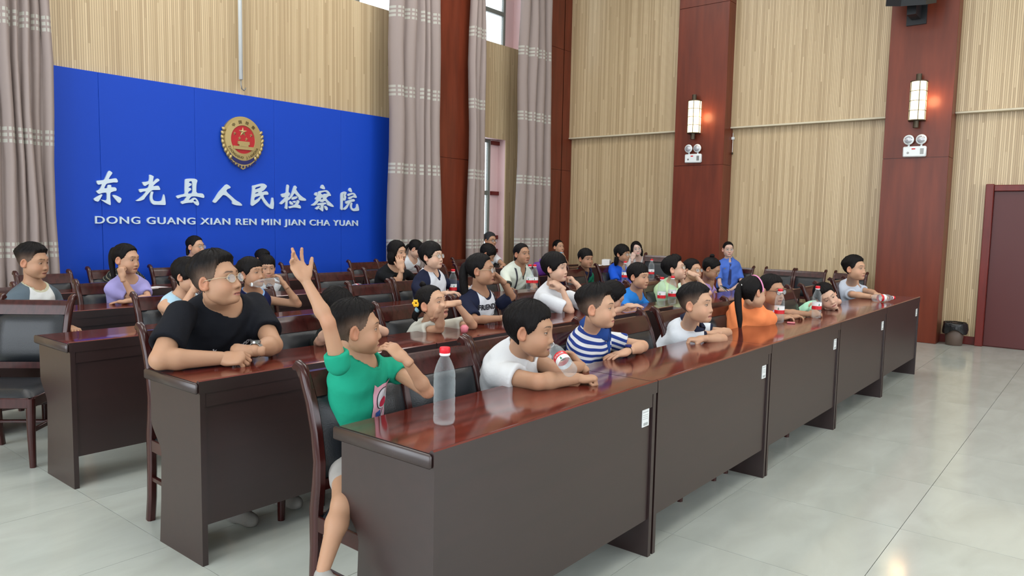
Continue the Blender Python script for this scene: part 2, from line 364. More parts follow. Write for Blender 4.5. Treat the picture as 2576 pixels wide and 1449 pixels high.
# ---- Chinese calligraphy letters traced as outlines on the panel plane
GL = [
 ((220, 420, 12.88), [
  [[(690,115),(790,190),(760,240),(700,320),(655,405),(860,368),(910,370),(950,420),(965,475),(940,505),(820,500),(700,520),(585,545),(510,695),(620,690),(625,600),(650,580),(720,580),(755,605),(735,655),(880,660),(920,710),(912,775),(820,790),(715,830),(715,1000),(735,1235),(690,1230),(590,1180),(480,1110),(400,1050),(500,1075),(605,1085),(605,830),(480,835),(340,880),(250,785),(350,740),(400,680),(455,550),(325,580),(285,530),(270,445),(400,435),(520,425),(580,300),(640,160)]],
  [[(430,880),(465,905),(400,1020),(330,1130),(220,1100),(180,1050),(190,1020),(300,950)]],
  [[(800,900),(900,920),(1060,1000),(1080,1040),(1060,1110),(1030,1160),(980,1165),(900,1070),(790,940)]]]),
 ((220, 420, 12.88), [
  [[(1980,250),(2040,260),(2130,310),(2110,360),(2090,510),(2180,410),(2240,370),(2290,395),(2315,440),(2210,510),(2085,630),(2240,605),(2290,620),(2345,740),(2250,745),(2100,745),(2030,780),(1960,850),(1850,980),(1810,1050),(1700,1095),(1600,1108),(1535,1100),(1660,1020),(1780,920),(1885,790),(1780,795),(1690,830),(1660,800),(1635,730),(1700,710),(1850,700),(1930,680),(1960,630),(1975,545),(1910,580),(1840,620),(1800,600),(1750,510),(1770,485),(1860,485),(1970,460),(1985,350)]],
  [[(2035,790),(2120,805),(2085,920),(2085,1020),(2120,1090),(2200,1110),(2330,1110),(2390,1080),(2420,960),(2450,870),(2485,960),(2515,1215),(2480,1235),(2250,1225),(2120,1225),(2050,1170),(2000,1060),(2000,950),(2020,850)]]]),
 ((430, 430, 12.88), [
  [[(435,280),(480,255),(620,245),(770,255),(840,310),(810,390),(795,500),(795,720),(1000,730),(1045,780),(1060,840),(1040,880),(950,860),(800,825),(640,825),(590,880),(550,940),(610,935),(680,880),(740,860),(800,890),(860,970),(890,1060),(870,1115),(830,1125),(770,1090),(680,1000),(680,1030),(560,1030),(440,1045),(345,1075),(300,1045),(300,985),(400,960),(440,900),(495,828),(330,840),(190,900),(150,840),(160,805),(280,770),(435,745),(425,600),(430,450)],
   [(560,350),(620,330),(665,350),(675,500),(680,720),(520,740),(545,670),(640,610),(610,550),(535,545),(560,510),(645,460),(640,410),(555,385)],
   [(690,970),(740,920),(790,940),(815,1000)]]]),
 ((430, 430, 12.88), [
  [[(1770,425),(1850,465),(1915,525),(1890,560),(1800,590),(1765,640),(1800,700),(1900,790),(2080,950),(2220,1030),(2285,1100),(2270,1130),(2100,1115),(1980,1080),(1965,1050),(1970,990),(1870,890),(1760,800),(1665,775),(1620,820),(1520,930),(1430,1030),(1370,1035),(1325,990),(1400,890),(1520,690),(1640,560)]]]),
 ((610, 450, 16.1), [
  [[(365,275),(480,255),(620,215),(750,185),(860,200),(965,285),(920,370),(820,480),(740,510),(760,540),(940,492),(1000,540),(1030,640),(800,650),(850,780),(940,900),(1050,1040),(1100,1045),(1130,950),(1150,790),(1170,755),(1215,765),(1225,850),(1245,1000),(1225,1210),(1170,1225),(1080,1190),(930,1080),(820,930),(720,770),(650,890),(560,970),(400,1085),(350,1095),(310,1050),(320,900),(350,640),(375,400)],
   [(480,355),(700,290),(715,330),(650,375),(480,435)], [(480,570),(590,525),(625,570),(480,610)], [(455,740),(690,680),(690,720),(600,810),(440,890)]]]),
 ((610, 450, 16.1), [
  [[(1795,220),(1860,280),(1840,420),(1830,545),(1890,570),(1890,640),(1820,720),(1830,755),(1880,740),(1960,590),(2010,430),(2060,290),(2110,265),(2180,350),(2130,420),(2200,530),(2300,650),(2420,750),(2520,800),(2550,860),(2520,885),(2400,885),(2290,870),(2250,830),(2240,740),(2140,650),(2080,580),(2050,610),(1960,750),(1850,860),(1800,870),(1790,1000),(1790,1220),(1750,1230),(1680,1180),(1710,1100),(1710,910),(1640,970),(1560,1030),(1510,1030),(1475,995),(1560,900),(1660,800),(1690,730),(1590,755),(1545,700),(1530,610),(1740,570),(1745,420),(1760,270)]],
  [[(1950,790),(2000,730),(2170,700),(2205,740),(2150,800),(2000,850),(1950,830)]],
  [[(1900,890),(1990,960),(2035,1020),(2000,1050),(1920,1045),(1870,980),(1875,920)]],
  [[(2010,900),(2130,885),(2110,960),(2060,975),(2015,950)]],
  [[(1830,1120),(2000,1080),(2100,1040),(2160,920),(2190,855),(2250,870),(2285,920),(2210,1050),(2290,1060),(2340,1140),(2320,1205),(2150,1165),(2020,1160),(1870,1195),(1840,1170)]]]),
 ((760, 450, 16.1), [
  [[(790,230),(840,260),(900,380),(880,425),(780,410),(715,370),(740,280)]],
  [[(580,535),(585,690),(530,695),(455,640),(500,560)]],
  [[(630,500),(940,450),(1010,480),(1080,550),(1150,690),(1040,695),(935,780),(1000,860),(1100,950),(1240,1080),(1250,1140),(1150,1130),(975,1060),(970,960),(900,880),(800,945),(700,930),(655,890),(590,970),(500,1070),(400,1085),(330,1070),(480,970),(560,850),(485,825),(540,740),(610,650)],
   [(700,570),(880,520),(960,540),(1010,605),(860,600),(805,650)], [(775,735),(835,820),(710,838)]],
  [[(570,1010),(680,975),(920,950),(955,1010),(830,1050),(825,1300),(790,1320),(720,1270),(620,1190),(580,1255),(485,1205),(600,1110),(650,1080),(690,1110),(645,1165),(720,1190),(730,1060),(570,1065)]],
  [[(850,1090),(940,1095),(1005,1160),(1005,1250),(960,1280),(920,1250),(870,1160)]]]),
 ((760, 450, 16.1), [
  [[(1910,360),(1950,380),(1995,500),(1980,545),(1900,520),(1850,480),(1860,410)]],
  [[(1540,590),(1600,540),(1700,505),(1780,550),(1720,680),(1760,720),(1730,860),(1690,890),(1620,860),(1615,1050),(1610,1250),(1560,1265),(1525,1220),(1535,1000),(1530,700)],
   [(1650,580),(1665,620),(1650,680),(1665,785),(1625,770),(1630,650)]],
  [[(1800,640),(1850,600),(2020,555),(2110,590),(2190,740),(2160,775),(2020,750),(1960,800),(1880,835),(1830,790),(1850,740),(1990,700),(2080,660),(2040,625),(1940,650),(1830,710)]],
  [[(1710,920),(1850,870),(2050,805),(2100,850),(2100,910),(1960,935),(1920,960),(1850,1080),(1800,1180),(1720,1250),(1620,1250),(1640,1200),(1740,1120),(1830,990),(1740,1020)]],
  [[(1960,950),(2010,980),(1985,1080),(1990,1170),(2040,1205),(2120,1200),(2170,1150),(2180,1020),(2220,1010),(2260,1130),(2280,1280),(2200,1300),(2050,1310),(1980,1270),(1930,1190),(1910,1080),(1920,1000)]]]),
]
root = empty('sign_lettering', (4.6, YS, 1.6)); tag(root, 'eight raised silver calligraphy characters across the blue wall panel', 'lettering')
for (ox, oy, s), comps in GL:
    cu = bpy.data.curves.new('character', 'CURVE'); cu.dimensions = '2D'; cu.fill_mode = 'BOTH'; cu.extrude = 0.009
    for comp in comps:
        for loop in comp:
            P = [ony(ox + a / s, oy + b / s, YS) for a, b in loop]
            # one round of corner softening
            Q = []
            for i in range(len(P)):
                a, b = P[i], P[(i + 1) % len(P)]; Q += [a * .8 + b * .2, a * .2 + b * .8]
            sp = cu.splines.new('POLY'); sp.points.add(len(Q) - 1); sp.use_cyclic_u = True
            for i, q in enumerate(Q): sp.points[i].co = (q[0] - 4.6, q[2] - 1.6, 0, 1)
    tmp = bpy.data.objects.new('tmp', cu); COL.objects.link(tmp); dg = bpy.context.evaluated_depsgraph_get(); me = bpy.data.meshes.new_from_object(tmp.evaluated_get(dg)); bpy.data.objects.remove(tmp)
    me.transform(Matrix.Translation((0, -.009, 0)) @ Matrix.Rotation(math.radians(90), 4, 'X')); me.materials.clear(); me.materials.append(M_silver)
    o = bpy.data.objects.new('character', me); COL.objects.link(o); o.parent = root
def text_mesh(s, size, name, m, extrude=.004, offset=0.0, spacing=1.0, align='LEFT'):
    cu = bpy.data.curves.new(name, 'FONT'); cu.body = s; cu.size = size; cu.extrude = extrude; cu.bevel_depth = offset; cu.space_character = spacing; cu.align_x = align
    tmp = bpy.data.objects.new('tmp', cu); COL.objects.link(tmp); dg = bpy.context.evaluated_depsgraph_get(); me = bpy.data.meshes.new_from_object(tmp.evaluated_get(dg)); bpy.data.objects.remove(tmp)
    me.materials.clear(); me.materials.append(m); return me
root = empty('sign_lettering', (3.05, YS, 1.3)); tag(root, 'silver capitals DONG GUANG XIAN REN MIN JIAN CHA YUAN under the characters', 'lettering')
me = text_mesh('DONG GUANG XIAN REN MIN JIAN CHA YUAN', .2, 'text', M_silver, .007, .0032, 1.12)
xs_ = [v.co.x for v in me.vertices]; ys_ = [v.co.y for v in me.vertices]
P0 = ony(238, 562, YS); P1 = ony(899, 570, YS); HT = ony(240, 537, YS)[2] - P0[2]
ca = [v.co.y for v in me.vertices]; sx = (P1[0] - P0[0]) / (max(xs_) - min(xs_)); sy = HT / (max(ys_) - 0.0 - min(0, min(ys_)))
me.transform(Matrix.Translation((P0[0] - 3.05 - min(xs_) * sx, -.007, P0[2] - 1.3)) @ Matrix.Rotation(math.radians(90), 4, 'X') @ Matrix.Diagonal((sx, sy, 1, 1)))
# split into one object per letter
bmv = [list(p.vertices) for p in me.polygons]; par = list(range(len(me.vertices)))
def fnd(a):
    while par[a] != a: par[a] = par[par[a]]; a = par[a]
    return a
for p in bmv:
    for a in p[1:]:
        ra, rb = fnd(p[0]), fnd(a)
        if ra != rb: par[ra] = rb
comp = {}
for p in bmv: comp.setdefault(fnd(p[0]), []).append(p)
for k, fs in comp.items():
    vs = sorted({a for p in fs for a in p}); ix = {a: i for i, a in enumerate(vs)}
    newmesh('letter', [me.vertices[a].co for a in vs], [[ix[a] for a in p] for p in fs], M_silver, root)
bpy.data.meshes.remove(me)
# ---- emblem
ec = ony(607, 352, YS); er = empty('emblem', ec); tag(er, 'gold shield emblem with red disc and five stars above the lettering', 'emblem')
es = 0.255
def disc_poly(cx_, cz_, r, n=40, rz=None): return [(cx_ + r * math.cos(2 * math.pi * k / n), cz_ + (rz or r) * math.sin(2 * math.pi * k / n)) for k in range(n)]
def shield(s):
    P = []
    for k in range(41):
        a = math.radians(-35 + 250 * k / 40); P.append((s * .95 * math.cos(a), s * math.sin(a)))
    P += [(-.62 * s, -.85 * s), (-.36 * s, -1.10 * s), (0, -1.30 * s), (.36 * s, -1.10 * s), (.62 * s, -.85 * s)]; return P
MB().prism(shield(es), 0, -.03, 'xz').build('shield', M_gold, er)
MB().prism(shield(es * .93), -.03, -.034, 'xz').build('shield_field', M_gold, er)
band = [(es * .72 * math.cos(math.radians(a)), es * .72 * math.sin(math.radians(a)) - .05) for a in range(205, 336, 6)]
inner = [(es * .76 * math.cos(math.radians(a)), es * .80 * math.sin(math.radians(a)) - .072) for a in range(325, 214, -6)]
MB().prism(band + inner, -.034, -.037, 'xz').build('gear_band', M_navyemb, er)
mb = MB()
for k in range(9):
    a = math.radians(228 + k * 10.5); c0 = np.array([math.cos(a), math.sin(a)]); t = np.array([-c0[1], c0[0]]) * .009; p = c0 * es * .80 + [0, -.085]; q = c0 * es * .90 + [0, -.085]
    mb.prism([tuple(p - t), tuple(q - t), tuple(q + t), tuple(p + t)], -.034, -.038, 'xz')
mb.build('gear_teeth', M_navyemb, er)
mb = MB(); mb.lathe([(es * .90, 0), (es * .90, .012), (es * .62, .016), (es * .60, .006)], 48, c=(0, 0, 0), axis=np.array([[1, 0, 0], [0, 0, -1], [0, 1, 0]])); mb.v = [(a * .95, b - .028, c_ * 1.0 + .0) for a, b, c_ in mb.v]; mb.build('ring', M_gold, er, smooth=False)
MB().prism(disc_poly(0, .0, es * .60, 48, es * .63), -.03, -.036, 'xz').build('red_disc', M_red, er)
def star(cx_, cz_, r):
    v = [(cx_, -.052, cz_)]; n = 10
    for k in range(10):
        a = math.pi / 2 + k * math.pi / 5; rr = r if k % 2 == 0 else r * .40; v.append((cx_ + rr * math.cos(a), -.036, cz_ + rr * math.sin(a)))
    newmesh('star', v, [(0, 1 + (k + 1) % 10, 1 + k) for k in range(10)], M_gold, er)
star(0, .085, .055); star(-.10, .06, .024); star(.10, .055, .024); star(-.042, .012, .024); star(.042, .008, .024)
MB().box(-.07, .07, -.056, -.03, -.055, -.02).box(-.055, .055, -.056, -.03, -.075, -.055).build('gate_tower', M_gold, er)
MB().box(-.125, .125, -.052, -.03, -.11, -.075).build('gate_base', M_gold, er)
for s_ in (-1, 1):
    for k in range(8):
        a = math.radians(22 - k * 10.5); cx_ = s_ * es * .955 * math.cos(a); cz_ = es * 1.0 * math.sin(a)
        o = MB().lathe([(0, -.032), (.015, -.018), (.020, 0), (.015, .018), (0, .032)], 8).build('wheat_grain', M_gold, er, smooth=True)
        o.location = (cx_, -.03, cz_); o.rotation_euler = (0, s_ * (math.radians(28) + a * .9), 0)
def arc_text(s, r, a0, a1, size, flip, m, par, y):
    for k, ch in enumerate(s):
        if ch == ' ': continue
        a = math.radians(a0 + (a1 - a0) * k / (len(s) - 1)); me_ = text_mesh(ch, size, 'glyph', m, .001, .0006, 1, 'CENTER')
        rot = a + math.pi / 2 if flip else a - math.pi / 2
        me_.transform(Matrix.Rotation(math.radians(90), 4, 'X') @ Matrix.Rotation(rot, 4, 'Z')); o = bpy.data.objects.new('glyph', me_); COL.objects.link(o); o.parent = par; o.location = (r * math.cos(a) * .95, y, r * math.sin(a))
arc_text('ZHONGGUO JIANCHA', es * .83, 207, 333, .036, True, M_golddark, er, -.044)
arc_text('中国检察', es * .70, 128, 48, .042, False, M_golddark, er, -.044)
# ---- hanging pipe with hook
pr = empty('hanging_pipe', ony(606, 200, YB - .05)); tag(pr, 'white pipe hanging down the slatted wall above the blue panel ending in a hook', 'pipe')
MB().tube([(0, 0, 0), (0, 0, 3.2)], .022, 14).build('pipe', M_white, pr, smooth=True)
MB().tube([(0, 0, .01), (0, 0, -.05), (.01, 0, -.1), (.035, 0, -.115), (.06, 0, -.085)], .007, 8).build('hook', M_grey, pr, smooth=True)
# ---- curtains
def curtain(xa, xb, y, label, seed, folds, amp=.07, xtop=None, ztop=6.3, y1=None):
    r_ = random.Random(seed); n = folds * 14; NZ = 14; V = []; UV = []
    ph = [r_.uniform(.6, 1.4) for _ in range(folds + 1)]; cum = np.cumsum([0] + ph[:folds]); cum = cum / cum[-1]
    am = [r_.uniform(.6, 1.15) for _ in range(folds + 1)]
    for j in range(NZ + 1):
        z = .06 + (ztop - .06) * j / NZ; f = j / NZ
        for i in range(n + 1):
            t = i / n; k = min(int(np.searchsorted(cum, t, 'right') - 1), folds - 1); u = (t - cum[k]) / (cum[k + 1] - cum[k]); a = am[k] * (1 - abs(2 * u - 1)) + am[k + 1] * 0
            x = xa + (xb - xa) * t; 
            if xtop: x = x * (1 - f) + (xtop[0] + (xtop[1] - xtop[0]) * t) * f
            yy = y + (0 if y1 is None else (y1 - y) * t)
            V.append((x + .012 * math.sin(3 * z + k), yy - amp * 1.35 * am[k] * math.sin(math.pi * u) ** .5 + .012 * math.sin(2.1 * z + 2 * k), z)); UV.append((t * folds, z))
    F = [(j * (n + 1) + i, j * (n + 1) + i + 1, (j + 1) * (n + 1) + i + 1, (j + 1) * (n + 1) + i) for j in range(NZ) for i in range(n)]
    o = newmesh('curtain', V, F, M_curtain, smooth=True); uvl = o.data.uv_layers.new(name='UVMap')
    li = np.zeros(len(o.data.loops), dtype=np.int32); o.data.loops.foreach_get('vertex_index', li); uvl.data.foreach_set('uv', np.array(UV)[li].ravel())
    md = o.modifiers.new('t', 'SOLIDIFY'); md.thickness = .006
    tag(o, label, 'curtain'); return o
def bxp(px, y, py=690): return float(ony(px, py, y)[0])
curtain(bxp(-40, 7.5), bxp(150, 7.5), 7.52, 'mauve floor length curtain hanging left of the blue panel', 1, 7, .09, (bxp(-40, 7.5), bxp(150, 7.5) - .02))
curtain(bxp(986, 7.3), bxp(1100, 7.3), 7.42, 'mauve curtain between the blue panel and the wooden column', 2, 5, .10, (bxp(1000, 7.3, 0), bxp(1092, 7.3, 0)), y1=7.27)
curtain(bxp(1178, 7.2), bxp(1222, 7.2), 7.25, 'narrow mauve curtain on the right side of the wooden column by the window', 3, 3, .08, (bxp(1190, 7.2, 0), bxp(1222, 7.2, 0)))
curtain(bxp(1298, 7.35), bxp(1378, 7.35), 7.4, 'mauve curtain hanging in the room corner right of the window', 4, 4, .10, (bxp(1316, 7.35, 0), bxp(1384, 7.35, 0)))
# ---- baseboards
tag(MB().box(XR - .02, XR, -7, YB, 0, .10, bev=.004).build('baseboard_right', M_doorwood), kind='structure')
# ---- door on the right
dr = empty('door_1', (XR, .4, 0)); tag(dr, kind='structure')
yl = 1.30; xo = -.09
auto_smooth(MB().box(xo, 0, yl - .4 - .085, yl - .4, 0, 1.975, bev=.006).build('door_frame', M_doorwood, dr))
auto_smooth(MB().box(xo + .012, 0, -1.9, yl - .4 - .085, 1.89, 1.965, bev=.006).build('door_frame', M_doorwood, dr))
auto_smooth(MB().box(-.035, 0, -.30, yl - .4 - .085, 0.01, 1.89, bev=.004).build('door_leaf', mat('door_dark', (0.075, 0.010, 0.009), 0.4), dr))
auto_smooth(MB().box(-.035, 0, -1.2, -.305, 0.01, 1.89, bev=.004).build('door_leaf', MATS['door_dark'], dr))
# ---- bin with a black bag
bn = empty('waste_bin', (10.50, 1.50, 0)); tag(bn, 'brown waste bin lined with a black bag beside the door', 'bin')
MB().lathe([(.085, 0), (.09, .01), (.115, .27), (.108, .27), (.085, .02)], 24).build('bin_body', M_binbrown, bn, smooth=True)
pb = MB(); n = 28
for j, (r0, z0) in enumerate([(.10, .25), (.118, .285), (.128, .27), (.132, .22), (.128, .17)]):
    for k in range(n):
        a = 2 * math.pi * k / n; w_ = 1 + .07 * math.sin(5 * a + j) + .04 * math.sin(11 * a); zz = z0 - (j > 2) * .03 * math.sin(3 * a + 1); pb.v.append((r0 * w_ * math.cos(a), r0 * w_ * math.sin(a), zz))
for j in range(4):
    for k in range(n): a = j * n + k; b = j * n + (k + 1) % n; pb.f.append((a, b, b + n, a + n)); pb.m.append(0)
pb.build('bin_bag', M_bag, bn, smooth=True)
# ---- wall lamps
def sconce(px, py, label):
    c = onx(px, py, XC); zt = 0.0
    r = empty('wall_lamp', (XC, c[1], c[2])); tag(r, label, 'wall lamp', 'lantern wall lamps on the wooden columns'); R = .088
    H = .235; dx = -.06
    pr_ = []
    for k in range(13):
        a = math.pi * k / 12 - math.pi / 2; pr_.append((dx - .0 - R * math.cos(a), R * math.sin(a)))
    poly = pr_ + [(-.005, R), (-.005, -R)]
    auto_smooth(MB().prism(poly, -H, H, 'xy').build('lamp_shade', M_lamp, r), 50)
    for z in (-H, -H / 2, 0, H / 2, H):
        rr = R + .005; t = .005 if abs(z) < H else .011
        pp = [(dx - rr * math.cos(math.pi * k / 12 - math.pi / 2), rr * math.sin(math.pi * k / 12 - math.pi / 2)) for k in range(13)]
        MB().prism(pp + [(-.001, rr), (-.001, -rr)], z - t / 2, z + t / 2, 'xy').build('lamp_band', M_bronze, r)
    for a in (-math.pi / 2 + .02, -.35, .9, math.pi / 2 - .02):
        rr = R + .003; x_, y_ = dx - rr * math.cos(a), rr * math.sin(a); MB().tube([(x_, y_, -H), (x_, y_, H)], .0045, 6).build('lamp_bar', M_bronze, r)
    for s_ in (-1, 1):
        MB().lathe([(.032, min(s_ * H, s_ * (H + .09))), (.032, max(s_ * H, s_ * (H + .09)))], 16, c=(dx - .01, 0, 0)).build('end_cap', M_bronze, r)
    l = bpy.data.lights.new('lamp_light', 'POINT'); l.energy = 3.5; l.specular_factor = 0.0; l.color = (1, .62, .3); l.shadow_soft_size = .08
    lo = bpy.data.objects.new('lamp_light', l); COL.objects.link(lo); lo.parent = r; lo.location = (-.10, -.15, 0)
sconce(1750, 296, 'glowing cream lantern wall lamp on the left wooden column of the right wall')
sconce(2311, 256, 'glowing cream lantern wall lamp on the right wooden column below the speaker')
# ---- twin emergency lights
def emergency(px, py, label):
    c = onx(px, py, XC); r = empty('emergency_light', (XC, c[1], c[2])); tag(r, label, 'emergency light', 'twin spot emergency lights')
    auto_smooth(MB().box(-.055, 0, -.13, .13, -.065, .065, bev=.012).build('battery_box', M_white, r))
    for s_ in (-1, 1):
        MB().tube([(-.03, s_ * .07, .06), (-.03, s_ * .07, .10)], .012, 8).build('stem', M_white, r)
        A = np.array([[0, 0, -1], [1, 0, 0], [0, 1, 0]])
        MB().lathe([(.02, -.03), (.055, 0), (.062, .02), (.055, .03), (0, .033)], 20, c=(-.035, s_ * .07, .145), axis=A).build('lamp_head', M_white, r, smooth=True)
        MB().lathe([(0, .035), (.045, .034), (.045, .03)], 20, c=(-.035, s_ * .07, .145), axis=A).build('lamp_lens', mat('lens', (.5, .52, .55), .15, metal=.3) if 'lens' not in MATS else MATS['lens'], r, smooth=True)
    MB().box(-.0575, -.054, -.01, .03, .025, .04).build('red_badge', M_labelred, r)
    MB().box(-.0575, -.054, -.105, -.065, -.035, .035).build('grey_sticker', M_grey, r)
    A = np.array([[0, 0, -1], [1, 0, 0], [0, 1, 0]]); MB().lathe([(.014, .054), (.014, .057)], 14, c=(0, .07, -.015), axis=A).build('test_button', M_grey, r)
emergency(1746, 399, 'white twin headed emergency light on the left wooden column')
emergency(2302, 382, 'white twin headed emergency light on the right wooden column')
# ---- loudspeaker
c = onx(2308, 30, XC); sp = empty('loudspeaker', (XC, c[1], c[2] + .0)); tag(sp, 'black angled loudspeaker bracketed high on the right wooden column', 'speaker')
def rotpts(v, ry, rz):
    Mx = Matrix.Rotation(rz, 3, 'Z') @ Matrix.Rotation(ry, 3, 'Y'); return [tuple(Mx @ Vector(p)) for p in v]
mb = MB(); mb.prism([(-.20, -.24), (-.20, .24), (.0, .27), (.2, .13), (.2, -.13), (.0, -.27)], 0, .62, 'xy'); mb.v = [(a - .38, b, c_) for a, b, c_ in rotpts([(-p[0], p[1], p[2]) for p in mb.v], math.radians(-18), .35)]
mb.f = [f[::-1] for f in mb.f]; auto_smooth(mb.build('cabinet', M_black, sp))
MB().box(-.32, 0, -.05, .05, -.10, .06).build('bracket', M_black, sp); MB().box(-.03, 0, -.11, .11, -.16, .08).build('wall_plate', M_black, sp)
mb = MB().box(-.02, .0, -.21, .21, .05, .6); mb.v = [(a - .60, b, c_) for a, b, c_ in rotpts(mb.v, math.radians(-18), .35)]; mb.build('grille', M_grey, sp)
# ---- little pull cord on the wall
c = onx(1845, 350, XR - .01); o = empty('wall_hook', c); tag(o, 'small metal hook with a short hanging cord on the slats under the trim', 'hook')
MB().box(-.03, 0, -.02, .02, -.01, .03, bev=.003).build('bracket', M_white, o); MB().tube([(-.02, 0, .09), (-.02, 0, -.2)], .004, 6).build('cord', M_paper, o)
MB().lathe([(0, -.02), (.012, -.01), (.012, .01), (0, .02)], 10, c=(-.02, 0, -.21)).build('cord_knob', M_bronze, o, smooth=True)
# ================================================================ DESKS
DL = 1.325; DD = 0.42; DH = 0.755
M_stick = mat('sticker_print', (.34, .36, .36), .5)
def make_desk():
    r = empty('desk'); 
    # top: slab with rounded ends/back and a small raised lip along the front
    mb = MB(); L = DL - .004
    prof = [(0.0, DH + .006), (0.006, DH + .010), (.014, DH + .008), (.020, DH), (DD + .01, DH), (DD + .026, DH - .006), (DD + .032, DH - .022), (DD + .026, DH - .038), (DD + .01, DH - .044), (0.0, DH - .044)]
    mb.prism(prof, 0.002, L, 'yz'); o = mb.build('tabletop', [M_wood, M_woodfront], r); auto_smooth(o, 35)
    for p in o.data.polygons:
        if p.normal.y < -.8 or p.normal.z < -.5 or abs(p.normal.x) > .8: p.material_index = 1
    # moulded edge bands on both ends
    for x0 in (-.012, L - .004):
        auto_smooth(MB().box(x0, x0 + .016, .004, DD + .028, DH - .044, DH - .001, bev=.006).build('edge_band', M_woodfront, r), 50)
    # end panels with the S-curved cut on the sitter's side
    side = [(.0, 0), (.0, DH - .044), (DD + .0, DH - .044), (DD, .53)]
    for k in range(9):
        t = k / 8; side.append((DD - .085 * (3 * t * t - 2 * t ** 3), .53 - .13 * t))
    side += [(DD - .075, .20), (DD - .055, 0)]
    for x0 in (.006, L - .030):
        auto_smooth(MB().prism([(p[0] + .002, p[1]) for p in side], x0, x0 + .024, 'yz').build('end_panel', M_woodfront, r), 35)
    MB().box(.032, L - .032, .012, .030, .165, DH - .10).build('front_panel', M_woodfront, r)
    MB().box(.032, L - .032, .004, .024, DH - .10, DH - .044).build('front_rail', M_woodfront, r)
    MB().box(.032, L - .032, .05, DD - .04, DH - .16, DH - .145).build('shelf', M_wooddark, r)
    st = MB().box(L - .105, L - .050, .0085, .0115, DH - .175, DH - .10).build('sticker', M_label, r)
    for k, (a, b) in enumerate(((.060, .063), (.048, .050), (.040, .042), (.032, .034))): MB().box(L - .100, L - .056, .0078, .0085, DH - .175 + a, DH - .175 + b).build('printed_line', M_stick, st)
    MB().box(L - .095, L - .060, .0078, .0085, DH - .170, DH - .158).build('bar_code', M_stick, st)
    return r
desk0 = make_desk()
ROWY = {1: 1.462, 2: 2.775, 3: 4.065, 4: 5.35, 5: 6.60}
rownames = {1: 'front', 2: 'second', 3: 'third', 4: 'fourth', 5: 'back'}
posn = ['left end', 'second from the left', 'middle', 'fourth from the left', 'right end']
first = True
for rw in range(1, 6):
    n = 5
    for k in range(n):
        x = 1.455 + DL * k; y = ROWY[rw]
        if rw == 2 and k >= 3: y -= .17
        if rw == 2 and k == 2: y -= .03
        if rw >= 4: x += 0.0
        d = desk0 if first else copy_tree(desk0); first = False
        d.location = (x, y, 0); d.rotation_euler = (0, 0, 0)
        tag(d, 'glossy red wood desk in the %s row, %s' % (rownames[rw], posn[k]), 'desk', 'conference desks in five rows')
# desk along the wall in the corner
d = copy_tree(desk0); d.location = (8.35, 6.55, 0); tag(d, 'red wood desk in the back corner, left one of the pair', 'desk', 'desks in the back corner')
d = copy_tree(desk0); d.location = (8.9, 5.95, 0); tag(d, 'red wood desk in the back corner behind the boy in the green polo', 'desk', 'desks in the back corner')
